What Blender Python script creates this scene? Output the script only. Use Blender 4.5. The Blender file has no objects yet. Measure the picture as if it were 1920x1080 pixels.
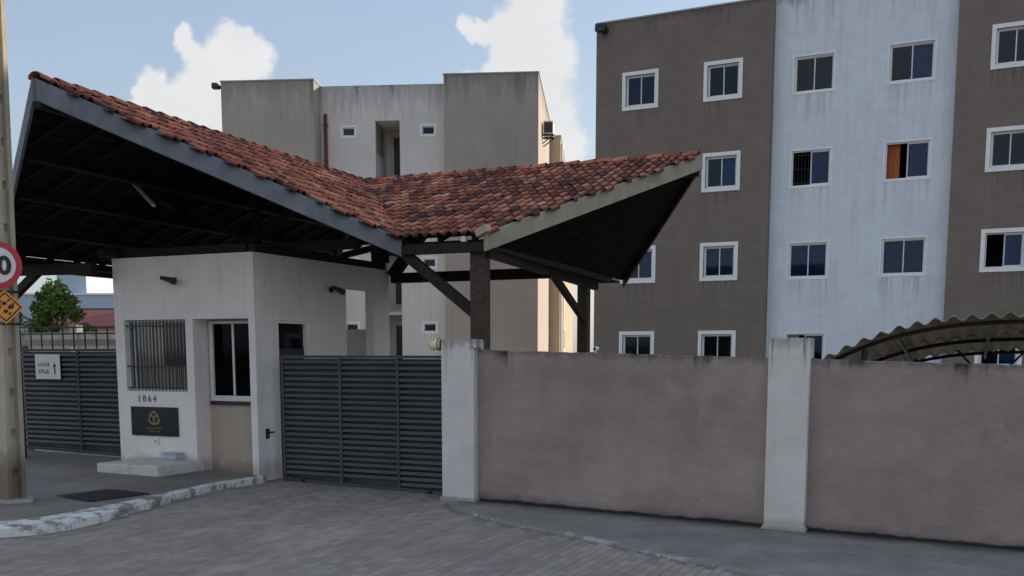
import bpy, bmesh, math, random
from math import radians as R, sin, cos, pi, sqrt
from mathutils import Vector, Matrix

random.seed(7)
S = bpy.context.scene
COL = S.collection

# ------------------------------------------------------------------ camera
cd = bpy.data.cameras.new('camera')
cd.sensor_width = 36.0
cd.lens = 35.625
cd.shift_y = 0.1839
cd.clip_start = 0.1
cd.clip_end = 3000.0
cam = bpy.data.objects.new('camera', cd)
cam.location = (0, 0, 2.5)
cam.rotation_euler = (R(83.0), 0, 0)
COL.objects.link(cam)
S.camera = cam

# ------------------------------------------------------------------ light
SUN_EL = R(15.0)
SUN_AZ = R(35.0)                       # measured from +X towards +Y
sun_dir = Vector((cos(SUN_AZ)*cos(SUN_EL), sin(SUN_AZ)*cos(SUN_EL), sin(SUN_EL)))
sl = bpy.data.lights.new('sun', 'SUN')
sl.energy = 3.7
sl.angle = R(0.53)
sl.color = (1.0, 0.86, 0.68)
so = bpy.data.objects.new('sun', sl)
so.rotation_euler = (-sun_dir).to_track_quat('-Z', 'Y').to_euler()
so.location = (40, 30, 30)
COL.objects.link(so)

S.view_settings.view_transform = 'Standard'
S.view_settings.look = 'None'
S.view_settings.gamma = 1.0
S.view_settings.use_curve_mapping = False
S.view_settings.exposure = 0.66

world = bpy.data.worlds.new('World')
S.world = world
world.use_nodes = True

def build_world():
    nt = world.node_tree
    nt.nodes.clear()
    N = nt.nodes.new
    L = nt.links.new
    out = N('ShaderNodeOutputWorld')
    bg = N('ShaderNodeBackground')
    bg.inputs['Strength'].default_value = 0.12
    sky = N('ShaderNodeTexSky')
    sky.sky_type = 'NISHITA'
    sky.sun_disc = False
    sky.sun_elevation = SUN_EL
    sky.sun_rotation = pi/2 - SUN_AZ
    sky.altitude = 30.0
    sky.air_density = 1.0
    sky.dust_density = 2.0
    sky.ozone_density = 1.6
    tc = N('ShaderNodeTexCoord')
    # direction warped by noise so that the cloud edges billow
    nz = N('ShaderNodeTexNoise'); nz.inputs['Scale'].default_value = 24.0
    nz.inputs['Detail'].default_value = 7.0; nz.inputs['Roughness'].default_value = 0.62
    L(tc.outputs['Generated'], nz.inputs['Vector'])
    sub = N('ShaderNodeVectorMath'); sub.operation = 'SUBTRACT'
    L(nz.outputs['Color'], sub.inputs[0]); sub.inputs[1].default_value = (0.5, 0.5, 0.5)
    sc = N('ShaderNodeVectorMath'); sc.operation = 'SCALE'; sc.inputs['Scale'].default_value = 0.040
    L(sub.outputs[0], sc.inputs[0])
    add = N('ShaderNodeVectorMath'); add.operation = 'ADD'
    L(tc.outputs['Generated'], add.inputs[0]); L(sc.outputs[0], add.inputs[1])
    th = R(7.0); F = 1900.0
    fw = Vector((0, cos(th), -sin(th))); up = Vector((0, sin(th), cos(th))); rt = Vector((1, 0, 0))
    def direc(u, v):
        return (fw + rt*(u-960)/F + up*(893.3-v)/F).normalized()
    # cumulus heads: (where in the sky, angular radius)
    heads = [(450, 82, .020), (470, 112, .025), (425, 122, .028), (345, 72, .013), (365, 96, .014), (392, 128, .022), (440, 165, .033),
             (390, 190, .034), (285, 155, .017), (264, 172, .012), (300, 192, .023), (340, 205, .027), (340, 245, .037), (430, 232, .042), (268, 216, .018),
             (1010, 20, .036), (982, 62, .034), (1022, 100, .031), (880, 52, .013), (906, 60, .014), (940, 66, .018), (948, 112, .022),
             (1000, 152, .042), (928, 150, .023), (880, 146, .014), (852, 152, .010), (1035, 220, .031), (1055, 275, .031), (1010, -32, .040),
             (1000, 212, .042), (1065, 335, .034), (1010, -110, .05), (940, 300, .05),
             (-500, 250, .10), (-380, 300, .09), (-620, 330, .10), (-900, 200, .12),
             (2300, 150, .10), (2450, 250, .12), (2700, 120, .10), (3300, 300, .14), (-1700, 250, .16)]
    heads = [(direc(u, v), r) for u, v, r in heads]
    rr = random.Random(21)
    for k in range(20):                                         # cumulus carried on out of view, more of it added to brighten the foreground
        a = rr.uniform(R(150), R(395)); el = rr.uniform(R(8), R(62)); r = rr.uniform(.10, .24)
        heads.append((Vector((cos(a)*cos(el), sin(a)*cos(el), sin(el))), r))
        heads.append((Vector((cos(a+.13)*cos(el-.05), sin(a+.13)*cos(el-.05), sin(el-.05))), r*.7))
    prev = None
    for hd, r in heads:
        d = N('ShaderNodeVectorMath'); d.operation = 'DISTANCE'
        L(add.outputs[0], d.inputs[0]); d.inputs[1].default_value = hd
        m = N('ShaderNodeMapRange'); m.interpolation_type = 'SMOOTHSTEP'
        m.inputs['From Min'].default_value = r*1.0; m.inputs['From Max'].default_value = r*0.58
        L(d.outputs['Value'], m.inputs['Value'])
        if prev is None:
            prev = m.outputs[0]
        else:
            mx = N('ShaderNodeMath'); mx.operation = 'MAXIMUM'
            L(prev, mx.inputs[0]); L(m.outputs[0], mx.inputs[1]); prev = mx.outputs[0]
    # thin veil towards the horizon and scattered haze cloud all round
    nz2 = N('ShaderNodeTexNoise'); nz2.inputs['Scale'].default_value = 2.2
    nz2.inputs['Detail'].default_value = 5.0
    L(tc.outputs['Generated'], nz2.inputs['Vector'])
    v2 = N('ShaderNodeMapRange'); v2.inputs['From Min'].default_value = 0.42; v2.inputs['From Max'].default_value = 0.78
    v2.inputs['To Min'].default_value = 0.55; v2.inputs['To Max'].default_value = 0.85
    L(nz2.outputs['Fac'], v2.inputs['Value'])
    veil = N('ShaderNodeMix'); veil.data_type = 'RGBA'
    L(v2.outputs[0], veil.inputs['Factor'])
    L(sky.outputs['Color'], veil.inputs['A'])
    sep = N('ShaderNodeSeparateXYZ'); L(tc.outputs['Generated'], sep.inputs[0])
    el = N('ShaderNodeMapRange'); el.inputs['From Min'].default_value = 0.02; el.inputs['From Max'].default_value = 0.42
    L(sep.outputs['Z'], el.inputs['Value'])
    vc = N('ShaderNodeMix'); vc.data_type = 'RGBA'
    L(el.outputs[0], vc.inputs['Factor'])
    vc.inputs['A'].default_value = (3.1, 3.55, 3.72, 1); vc.inputs['B'].default_value = (2.05, 2.7, 3.95, 1)
    L(vc.outputs['Result'], veil.inputs['B'])
    # cloud tone, slightly mottled
    nz3 = N('ShaderNodeTexNoise'); nz3.inputs['Scale'].default_value = 14.0; nz3.inputs['Detail'].default_value = 6.0
    L(tc.outputs['Generated'], nz3.inputs['Vector'])
    ct = N('ShaderNodeMix'); ct.data_type = 'RGBA'
    L(nz3.outputs['Fac'], ct.inputs['Factor'])
    ct.inputs['A'].default_value = (3.8, 3.85, 4.0, 1); ct.inputs['B'].default_value = (4.7, 4.7, 4.72, 1)
    fin = N('ShaderNodeMix'); fin.data_type = 'RGBA'
    L(prev, fin.inputs['Factor']); L(veil.outputs['Result'], fin.inputs['A']); L(ct.outputs['Result'], fin.inputs['B'])
    L(fin.outputs['Result'], bg.inputs['Color'])
    L(bg.outputs[0], out.inputs['Surface'])
build_world()

# ------------------------------------------------------------------ frames
A = R(24.4)                                                     # street / wall direction
FW = Matrix.Translation((-0.594, 16.188, 0)) @ Matrix.Rotation(-A, 4, 'Z')
B = R(26.74)
FB = Matrix.Translation((2.80, 35.07, 0)) @ Matrix.Rotation(-B, 4, 'Z')   # near apartment block
D = R(5.0)
FD = Matrix.Translation((-2.80, 45.01, 0)) @ Matrix.Rotation(-D, 4, 'Z')  # far apartment block

def zr(s):                                                      # street level, falling to the right
    return 0.10 - 0.022*max(-25.0, min(25.0, s))

# ------------------------------------------------------------------ mesh helper
class MB:
    def __init__(self):
        self.v = []; self.f = []; self.M = Matrix.Identity(4)
    def add(self, vs, fs):
        k = len(self.v)
        self.v += [tuple(self.M @ Vector(p)) for p in vs]
        self.f += [tuple(i+k for i in f) for f in fs]
        return self
    def box(self, x0, x1, y0, y1, z0, z1):
        vs = [(x, y, z) for z in (z0, z1) for y in (y0, y1) for x in (x0, x1)]
        return self.add(vs, [(0, 2, 3, 1), (4, 5, 7, 6), (0, 1, 5, 4), (2, 6, 7, 3), (0, 4, 6, 2), (1, 3, 7, 5)])
    def beam(self, p, q, w, h, up=(0, 0, 1)):
        p = Vector(p); q = Vector(q); d = (q-p).normalized(); u = Vector(up)
        x = d.cross(u)
        if x.length < 1e-4:
            x = d.cross(Vector((0, 1, 0)))
        x.normalize(); z = x.cross(d).normalized()
        vs = []
        for c in (p, q):
            for a, b in ((-1, -1), (1, -1), (1, 1), (-1, 1)):
                vs.append(c + x*(a*w/2) + z*(b*h/2))
        return self.add(vs, [(0, 1, 2, 3), (7, 6, 5, 4), (0, 4, 5, 1), (1, 5, 6, 2), (2, 6, 7, 3), (3, 7, 4, 0)])
    def tube(self, pts, r, n=8):
        pts = [Vector(p) for p in pts]
        rs = r if isinstance(r, (list, tuple)) else [r]*len(pts)
        vs = []; fs = []
        for i, p in enumerate(pts):
            d = (pts[min(i+1, len(pts)-1)] - pts[max(i-1, 0)]).normalized()
            a = d.cross(Vector((0, 0, 1)))
            if a.length < 1e-3: a = d.cross(Vector((0, 1, 0)))
            a.normalize(); b = d.cross(a)
            for k in range(n):
                t = 2*pi*k/n
                vs.append(p + (a*cos(t) + b*sin(t))*rs[i])
        for i in range(len(pts)-1):
            for k in range(n):
                k2 = (k+1) % n
                fs.append((i*n+k, i*n+k2, (i+1)*n+k2, (i+1)*n+k))
        fs.append(tuple(range(n))[::-1]); fs.append(tuple((len(pts)-1)*n+k for k in range(n)))
        return self.add(vs, fs)
    def prism(self, poly, axis, a0, a1):
        """poly of 2D points extruded along axis 'x','y','z'"""
        def P(c, a):
            return {'x': (a, c[0], c[1]), 'y': (c[0], a, c[1]), 'z': (c[0], c[1], a)}[axis]
        n = len(poly)
        vs = [P(c, a0) for c in poly] + [P(c, a1) for c in poly]
        fs = [tuple(range(n)), tuple(range(2*n-1, n-1, -1))]
        for i in range(n):
            j = (i+1) % n
            fs.append((i, i+n, j+n, j))
        return self.add(vs, fs)
    def disc(self, c, r, axis='y', th=0.01, n=32, r0=0.0):
        """disc or ring facing -axis, thickness th"""
        c = Vector(c)
        def pt(rad, t, o):
            x, z = rad*cos(t), rad*sin(t)
            return {'y': c + Vector((x, o, z)), 'z': c + Vector((x, z, o)), 'x': c + Vector((o, x, z))}[axis]
        vs = []; fs = []
        if r0 <= 0:
            vs = [pt(r, 2*pi*k/n, 0) for k in range(n)] + [pt(r, 2*pi*k/n, th) for k in range(n)]
            fs = [tuple(range(n)), tuple(range(2*n-1, n-1, -1))] + [(k, k+n, (k+1) % n+n, (k+1) % n) for k in range(n)]
        else:
            for o in (0, th):
                for rad in (r0, r):
                    vs += [pt(rad, 2*pi*k/n, o) for k in range(n)]
            for k in range(n):
                j = (k+1) % n
                fs += [(k, j, n+j, n+k), (2*n+k, 3*n+k, 3*n+j, 2*n+j), (n+k, n+j, 3*n+j, 3*n+k), (k, 2*n+k, 2*n+j, j)]
        return self.add(vs, fs)
    def facade(self, x0, x1, z0, z1, openings, reveal, room=0.0, y=0.0):
        """front face at y (facing -y) with rectangular openings, reveals running back to y+reveal (+ a room behind)"""
        xs = sorted(set([x0, x1] + [o[0] for o in openings] + [o[1] for o in openings]))
        zs = sorted(set([z0, z1] + [o[2] for o in openings] + [o[3] for o in openings]))
        for i in range(len(xs)-1):
            for j in range(len(zs)-1):
                cx = (xs[i]+xs[i+1])/2; cz = (zs[j]+zs[j+1])/2
                if any(o[0] < cx < o[1] and o[2] < cz < o[3] for o in openings): continue
                self.add([(xs[i], y, zs[j]), (xs[i+1], y, zs[j]), (xs[i+1], y, zs[j+1]), (xs[i], y, zs[j+1])], [(0, 1, 2, 3)])
        for o in openings:
            a, b, c, d = o[:4]
            q = y + (o[4] if len(o) > 4 else reveal)
            self.add([(a, y, c), (b, y, c), (b, y, d), (a, y, d), (a, q, c), (b, q, c), (b, q, d), (a, q, d)],
                     [(0, 4, 5, 1), (1, 5, 6, 2), (2, 6, 7, 3), (3, 7, 4, 0)])
            if room > 0:
                m = 0.9
                A_, B_, C_, D_ = a-m, b+m, c-0.7, d+0.35
                r2 = q + room
                # the room's near wall round the opening, its sides and its back
                self.add([(A_, q, C_), (B_, q, C_), (B_, q, D_), (A_, q, D_), (A_, r2, C_), (B_, r2, C_), (B_, r2, D_), (A_, r2, D_)],
                         [(0, 4, 5, 1), (1, 5, 6, 2), (2, 6, 7, 3), (3, 7, 4, 0), (4, 7, 6, 5)])
                self.add([(A_, q, C_), (B_, q, C_), (B_, q, D_), (A_, q, D_), (a, q, c), (b, q, c), (b, q, d), (a, q, d)],
                         [(0, 1, 5, 4), (1, 2, 6, 5), (2, 3, 7, 6), (3, 0, 4, 7)])
        return self
    def mesh(self, name, smooth=False, weld=False):
        me = bpy.data.meshes.new(name)
        me.from_pydata(self.v, [], self.f)
        me.update()
        if weld:
            bm = bmesh.new(); bm.from_mesh(me)
            bmesh.ops.remove_doubles(bm, verts=bm.verts, dist=1e-4)
            bmesh.ops.recalc_face_normals(bm, faces=bm.faces)
            bm.to_mesh(me); bm.free()
        if smooth:
            for p in me.polygons: p.use_smooth = True
        return me

def obj(name, mb, mat, parent=None, smooth=False, weld=False, bevel=0.0, label=None):
    me = mb.mesh(name, smooth, weld or bevel > 0) if isinstance(mb, MB) else mb
    if mat is not None and not me.materials:
        me.materials.append(mat)
    o = bpy.data.objects.new(name, me)
    COL.objects.link(o)
    if parent is not None: o.parent = parent
    if bevel > 0:
        md = o.modifiers.new('bevel', 'BEVEL'); md.width = bevel; md.segments = 2; md.limit_method = 'ANGLE'
        md.harden_normals = False
    if label: o['label'] = label
    return o

def tag(o, label, cat, group=None):
    o['label'] = label; o['category'] = cat
    if group: o['group'] = group
    return o

def thing(name, label, cat, loc=(0, 0, 0), frame=None, rotz=0.0, group=None):
    o = bpy.data.objects.new(name, None)
    o.empty_display_size = 0.3
    M = (frame if frame is not None else Matrix.Identity(4)) @ Matrix.Translation(loc) @ Matrix.Rotation(rotz, 4, 'Z')
    o.matrix_world = M
    COL.objects.link(o)
    return tag(o, label, cat, group)

def lettering(name, text, size, ext, mat, parent, loc, offset=0.0):
    """a character of the built-in font as a mesh"""
    c = bpy.data.curves.new('tmp', 'FONT'); c.body = text; c.size = size; c.extrude = ext; c.align_x = 'CENTER'; c.offset = offset
    t = bpy.data.objects.new('tmp', c); COL.objects.link(t)
    dg = bpy.context.evaluated_depsgraph_get()
    me = bpy.data.meshes.new_from_object(t.evaluated_get(dg)); me.name = name
    bpy.data.objects.remove(t); bpy.data.curves.remove(c)
    me.materials.clear(); me.materials.append(mat)
    o = bpy.data.objects.new(name, me); COL.objects.link(o); o.parent = parent
    o.location = loc; o.rotation_euler = (pi/2, 0, 0)
    return o

def struct(name, mb, mat, frame=None, kind='structure'):
    o = obj(name, mb, mat)
    if frame is not None: o.matrix_world = frame
    o['kind'] = kind
    return o

def struct_root(name, frame):
    o = bpy.data.objects.new(name, None); COL.objects.link(o)
    o.matrix_world = frame; o['kind'] = 'structure'
    return o

def rebase(root, frame, loc):
    """move a thing's Empty to its base without moving its parts"""
    T = Matrix.Translation(loc)
    root.matrix_world = frame @ T
    Ti = T.inverted()
    for c in root.children:
        c.matrix_basis = Ti @ c.matrix_basis

# ------------------------------------------------------------------ materials
def new_mat(name):
    m = bpy.data.materials.new(name); m.use_nodes = True
    nt = m.node_tree
    b = nt.nodes['Principled BSDF']
    return m, nt, b

def mixc(nt, fac, a, b):
    n = nt.nodes.new('ShaderNodeMix'); n.data_type = 'RGBA'
    for sock, val in (('Factor', fac), ('A', a), ('B', b)):
        if isinstance(val, bpy.types.NodeSocket): nt.links.new(val, n.inputs[sock])
        elif sock == 'Factor': n.inputs[sock].default_value = val
        else: n.inputs[sock].default_value = (*val[:3], 1)
    return n.outputs['Result']

def noise(nt, vec, scale, detail=5, rough=0.55, mapping=None):
    if mapping is not None:
        mp = nt.nodes.new('ShaderNodeMapping'); mp.inputs['Scale'].default_value = mapping
        nt.links.new(vec, mp.inputs['Vector']); vec = mp.outputs[0]
    n = nt.nodes.new('ShaderNodeTexNoise'); n.inputs['Scale'].default_value = scale
    n.inputs['Detail'].default_value = detail; n.inputs['Roughness'].default_value = rough
    nt.links.new(vec, n.inputs['Vector'])
    return n.outputs['Fac']

def rng(nt, v, a, b, c=0.0, d=1.0):
    n = nt.nodes.new('ShaderNodeMapRange')
    n.inputs['From Min'].default_value = a; n.inputs['From Max'].default_value = b
    n.inputs['To Min'].default_value = c; n.inputs['To Max'].default_value = d
    nt.links.new(v, n.inputs['Value'])
    return n.outputs[0]

def mth(nt, op, a, b):
    n = nt.nodes.new('ShaderNodeMath'); n.operation = op
    for i, x in enumerate((a, b)):
        if isinstance(x, bpy.types.NodeSocket): nt.links.new(x, n.inputs[i])
        else: n.inputs[i].default_value = x
    return n.outputs[0]

def coords(nt, kind='Object'):
    return nt.nodes.new('ShaderNodeTexCoord').outputs[kind]

def dark(c, k): return tuple(x*k for x in c)

def surf(name, col, rough=0.85, var=0.15, scale=3.0, streak=0.0, grain=0.08, bump=0.15, bscale=60.0,
         top=None, topamt=0.0, bottom=None, botamt=0.0, stain=(0.05, 0.05, 0.05), metallic=0.0, spec=0.3, rnd=0.0, fall=0.0, drip=None, base=None, cracks=0.0, patch=None, wave=0.0, sills=None):
    """mottled, streaked and weathered surface; top/bottom give the heights (object space) where dirt runs from / where splashed dirt and painted contact shade start"""
    m, nt, b = new_mat(name)
    co = coords(nt)
    c = mixc(nt, rng(nt, noise(nt, co, scale, 6, 0.6), 0.3, 0.7), dark(col, 1-var), dark(col, 1+var*0.8))
    g = noise(nt, co, bscale, 4, 0.7)
    c = mixc(nt, rng(nt, g, 0.35, 0.7, 0.0, grain*2), c, dark(col, 0.55))
    if streak > 0:
        sn = noise(nt, co, 1.0, 5, 0.6, (7.0, 7.0, 0.35))
        c = mixc(nt, rng(nt, sn, 0.5, 0.78, 0.0, streak), c, stain)
    if top is not None:
        sep = nt.nodes.new('ShaderNodeSeparateXYZ'); nt.links.new(co, sep.inputs[0])
        sn = noise(nt, co, 1.0, 5, 0.65, (5.0, 5.0, 0.5))
        z = mth(nt, 'ADD', sep.outputs['Z'], mth(nt, 'MULTIPLY', sep.outputs['X'], fall))
        reach = rng(nt, sn, 0.3, 0.75, 0.03, top[1])
        f = mth(nt, 'DIVIDE', mth(nt, 'SUBTRACT', top[0], z), reach)
        f = mth(nt, 'SUBTRACT', 1.0, f)
        f = rng(nt, f, 0.0, 1.0, 0.0, topamt)
        n2 = rng(nt, noise(nt, co, 9.0, 5, 0.7), 0.3, 0.65, 0.3, 1.0)
        c = mixc(nt, mth(nt, 'MULTIPLY', f, n2), c, stain)
    if patch is not None:                                       # areas of later render and rubbed paint with a shape of their own
        pn = noise(nt, co, 0.9, 7, 0.68)
        c = mixc(nt, rng(nt, pn, 0.54, 0.60, 0.0, 0.55), c, patch)
        c = mixc(nt, rng(nt, noise(nt, co, 7.0, 6, 0.75), 0.62, 0.70, 0.0, 0.6), c, dark(col, 0.55))
        c = mixc(nt, rng(nt, noise(nt, co, 2.3, 8, 0.75, (1, 1, .6)), 0.60, 0.68, 0.0, 0.5), c, dark(col, 0.62))
    if cracks > 0:                                              # hairline cracks
        wn = nt.nodes.new('ShaderNodeTexNoise'); wn.inputs['Scale'].default_value = 2.5; wn.inputs['Detail'].default_value = 6
        nt.links.new(co, wn.inputs['Vector'])
        va = nt.nodes.new('ShaderNodeVectorMath'); va.operation = 'MULTIPLY_ADD'
        nt.links.new(wn.outputs['Color'], va.inputs[0]); va.inputs[1].default_value = (.5, .5, .5); nt.links.new(co, va.inputs[2])
        vo = nt.nodes.new('ShaderNodeTexVoronoi'); vo.feature = 'DISTANCE_TO_EDGE'; vo.inputs['Scale'].default_value = 0.62
        nt.links.new(va.outputs[0], vo.inputs['Vector'])
        f = rng(nt, vo.outputs['Distance'], 0.002, 0.007, 1.0, 0.0)
        f = mth(nt, 'MULTIPLY', f, rng(nt, noise(nt, co, 0.8, 3), 0.48, 0.56, 0.0, cracks))
        c = mixc(nt, f, c, dark(col, 0.25))
    if sills is not None:                                       # dirty runs left by rain below the window sills: ((x ranges), first sill, storey height, length)
        sep = nt.nodes.new('ShaderNodeSeparateXYZ'); nt.links.new(co, sep.inputs[0])
        dz_ = mth(nt, 'FLOORED_MODULO', mth(nt, 'SUBTRACT', sills[1], sep.outputs['Z']), sills[2])
        fz = rng(nt, dz_, 0.0, sills[3], 1.0, 0.0)
        fx = None
        for xa, xb in sills[0]:
            d_ = nt.nodes.new('ShaderNodeMath'); d_.operation = 'COMPARE'
            nt.links.new(sep.outputs['X'], d_.inputs[0]); d_.inputs[1].default_value = (xa+xb)/2; d_.inputs[2].default_value = (xb-xa)/2
            fx = d_.outputs[0] if fx is None else mth(nt, 'MAXIMUM', fx, d_.outputs[0])
        sn_ = rng(nt, noise(nt, co, 1.0, 4, 0.6, (9, 9, .25)), 0.46, 0.66)
        c = mixc(nt, mth(nt, 'MULTIPLY', mth(nt, 'MULTIPLY', fz, fx), mth(nt, 'MULTIPLY', sn_, 0.45)), c, stain)
    if drip is not None:                                        # separate dark runs from the top edge: (height, length, amount, streaks per metre)
        sep = nt.nodes.new('ShaderNodeSeparateXYZ'); nt.links.new(co, sep.inputs[0])
        z = mth(nt, 'ADD', sep.outputs['Z'], mth(nt, 'MULTIPLY', sep.outputs['X'], fall))
        ln = rng(nt, noise(nt, co, 1.0, 3, 0.5, (drip[3]*.8, drip[3]*.8, 0.05)), 0.35, 0.7, 0.05*drip[1], drip[1])
        f = rng(nt, mth(nt, 'DIVIDE', mth(nt, 'SUBTRACT', drip[0], z), ln), 0.25, 1.0, 1.0, 0.0)
        st_ = rng(nt, noise(nt, co, 1.0, 4, 0.55, (drip[3], drip[3], 0.12)), 0.54, 0.63)
        rough_ = rng(nt, noise(nt, co, 14.0, 5, 0.7), 0.25, 0.6, 0.45, 1.0)
        c = mixc(nt, mth(nt, 'MULTIPLY', mth(nt, 'MULTIPLY', f, st_), mth(nt, 'MULTIPLY', rough_, drip[2])), c, stain)
    if base is not None:                                        # contact shade painted as a black line where wall meets ground
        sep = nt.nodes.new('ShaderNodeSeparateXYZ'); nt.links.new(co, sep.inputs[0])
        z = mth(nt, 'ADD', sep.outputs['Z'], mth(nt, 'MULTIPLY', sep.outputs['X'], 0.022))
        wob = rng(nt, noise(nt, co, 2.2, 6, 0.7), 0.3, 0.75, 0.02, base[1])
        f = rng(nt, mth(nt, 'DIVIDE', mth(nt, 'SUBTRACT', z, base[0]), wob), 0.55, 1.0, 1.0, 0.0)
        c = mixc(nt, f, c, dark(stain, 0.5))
    if bottom is not None:  # dirt at the foot; on the street wall also painted contact shade
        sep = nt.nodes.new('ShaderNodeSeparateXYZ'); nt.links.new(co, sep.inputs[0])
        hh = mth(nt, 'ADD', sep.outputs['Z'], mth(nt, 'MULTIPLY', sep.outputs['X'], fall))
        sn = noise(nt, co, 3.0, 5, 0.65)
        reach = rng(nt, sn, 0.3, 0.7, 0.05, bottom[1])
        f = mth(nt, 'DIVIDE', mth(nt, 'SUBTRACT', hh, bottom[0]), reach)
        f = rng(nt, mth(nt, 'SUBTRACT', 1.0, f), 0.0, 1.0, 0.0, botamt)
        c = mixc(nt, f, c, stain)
    if rnd > 0:
        oi = nt.nodes.new('ShaderNodeObjectInfo')
        hs = nt.nodes.new('ShaderNodeHueSaturation')
        nt.links.new(rng(nt, oi.outputs['Random'], 0, 1, 1-rnd, 1+rnd), hs.inputs['Value'])
        nt.links.new(c, hs.inputs['Color']); c = hs.outputs[0]
    nt.links.new(c, b.inputs['Base Color'])
    b.inputs['Roughness'].default_value = rough
    b.inputs['Metallic'].default_value = metallic
    b.inputs['Specular IOR Level'].default_value = spec
    if bump > 0:
        bp = nt.nodes.new('ShaderNodeBump'); bp.inputs['Strength'].default_value = bump; bp.inputs['Distance'].default_value = 0.02
        nt.links.new(g, bp.inputs['Height'])
        if wave > 0:                                            # hand-floated plaster is never flat
            b2 = nt.nodes.new('ShaderNodeBump'); b2.inputs['Strength'].default_value = 1.0; b2.inputs['Distance'].default_value = wave
            nt.links.new(noise(nt, co, 2.2, 4, 0.5), b2.inputs['Height']); nt.links.new(b2.outputs[0], bp.inputs['Normal'])
        nt.links.new(bp.outputs[0], b.inputs['Normal'])
    return m

def plain(name, col, rough=0.5, metallic=0.0, spec=0.5, var=0.1):
    return surf(name, col, rough, var, 12.0, 0, 0.03, 0.03, 80.0, metallic=metallic, spec=spec)

def glass_mat(name, tint=(0.40, 0.54, 0.74), refl=0.005, ior=1.32):
    m, nt, b = new_mat(name)
    nt.nodes.remove(b)
    out = nt.nodes['Material Output']
    tr = nt.nodes.new('ShaderNodeBsdfTransparent'); tr.inputs['Color'].default_value = (*tint, 1)
    gl = nt.nodes.new('ShaderNodeBsdfGlossy'); gl.inputs['Roughness'].default_value = 0.04
    gl.inputs['Color'].default_value = (0.9, 0.95, 1.0, 1)
    fr = nt.nodes.new('ShaderNodeFresnel'); fr.inputs['IOR'].default_value = ior
    f = rng(nt, fr.outputs[0], 0.0, 1.0, refl, 1.0)
    # old float glass is never quite flat
    bp = nt.nodes.new('ShaderNodeBump'); bp.inputs['Strength'].default_value = 0.03; bp.inputs['Distance'].default_value = 0.03
    nt.links.new(noise(nt, coords(nt), 3.0, 2), bp.inputs['Height'])
    nt.links.new(bp.outputs[0], gl.inputs['Normal'])
    mx = nt.nodes.new('ShaderNodeMixShader')
    nt.links.new(f, mx.inputs[0]); nt.links.new(tr.outputs[0], mx.inputs[1]); nt.links.new(gl.outputs[0], mx.inputs[2])
    nt.links.new(mx.outputs[0], out.inputs['Surface'])
    return m

def tile_mat():
    m, nt, b = new_mat('terracotta')
    co = coords(nt)
    oi = nt.nodes.new('ShaderNodeObjectInfo')
    at = nt.nodes.new('ShaderNodeAttribute'); at.attribute_name = 'tile_rand'
    r = mth(nt, 'FRACT', mth(nt, 'ADD', oi.outputs['Random'], at.outputs['Fac']), 0.0)
    cr = nt.nodes.new('ShaderNodeValToRGB')
    e = cr.color_ramp.elements
    e[0].position = 0.0; e[0].color = (0.10, 0.05, 0.055, 1)
    e[1].position = 1.0; e[1].color = (0.74, 0.40, 0.29, 1)
    for p, c in ((0.12, (0.24, 0.085, 0.065)), (0.35, (0.44, 0.15, 0.09)), (0.65, (0.55, 0.195, 0.11)), (0.9, (0.64, 0.26, 0.155))):
        x = e.new(p); x.color = (*c, 1)
    nt.links.new(r, cr.inputs[0])
    geo = nt.nodes.new('ShaderNodeNewGeometry')
    pos = geo.outputs['Position']
    blot = rng(nt, noise(nt, pos, 1.5, 7, 0.72), 0.47, 0.66, 0.0, 0.80)
    c = mixc(nt, blot, cr.outputs[0], (0.035, 0.028, 0.028))
    lich = rng(nt, noise(nt, pos, 14.0, 5, 0.7), 0.56, 0.72, 0.0, 0.8)
    c = mixc(nt, lich, c, (0.05, 0.045, 0.04))
    ch = nt.nodes.new('ShaderNodeAttribute'); ch.attribute_name = 'channel'  # darker colour down the tile pans
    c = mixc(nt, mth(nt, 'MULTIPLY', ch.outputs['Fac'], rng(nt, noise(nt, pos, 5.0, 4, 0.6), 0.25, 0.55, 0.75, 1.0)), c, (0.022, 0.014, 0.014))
    nt.links.new(c, b.inputs['Base Color'])
    b.inputs['Roughness'].default_value = 0.9; b.inputs['Specular IOR Level'].default_value = 0.2
    bp = nt.nodes.new('ShaderNodeBump'); bp.inputs['Strength'].default_value = 0.25; bp.inputs['Distance'].default_value = 0.01
    nt.links.new(noise(nt, pos, 70, 4, 0.7), bp.inputs['Height']); nt.links.new(bp.outputs[0], b.inputs['Normal'])
    return m

def worn_paint(name, paint, under, lo, hi):
    m, nt, b = new_mat(name)
    geo = nt.nodes.new('ShaderNodeNewGeometry'); pos = geo.outputs['Position']
    f = rng(nt, noise(nt, pos, 3.2, 9, 0.72), lo, hi)
    u = mixc(nt, noise(nt, pos, 30, 5, 0.7), dark(under, 0.6), dark(under, 1.3))
    p = mixc(nt, noise(nt, pos, 12, 5, 0.7), dark(paint, 0.75), paint)
    nt.links.new(mixc(nt, f, u, p), b.inputs['Base Color'])
    b.inputs['Roughness'].default_value = 0.85; b.inputs['Specular IOR Level'].default_value = 0.2
    bp = nt.nodes.new('ShaderNodeBump'); bp.inputs['Strength'].default_value = 0.4; bp.inputs['Distance'].default_value = 0.01
    nt.links.new(noise(nt, pos, 40, 5, 0.7), bp.inputs['Height']); nt.links.new(bp.outputs[0], b.inputs['Normal'])
    return m

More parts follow.
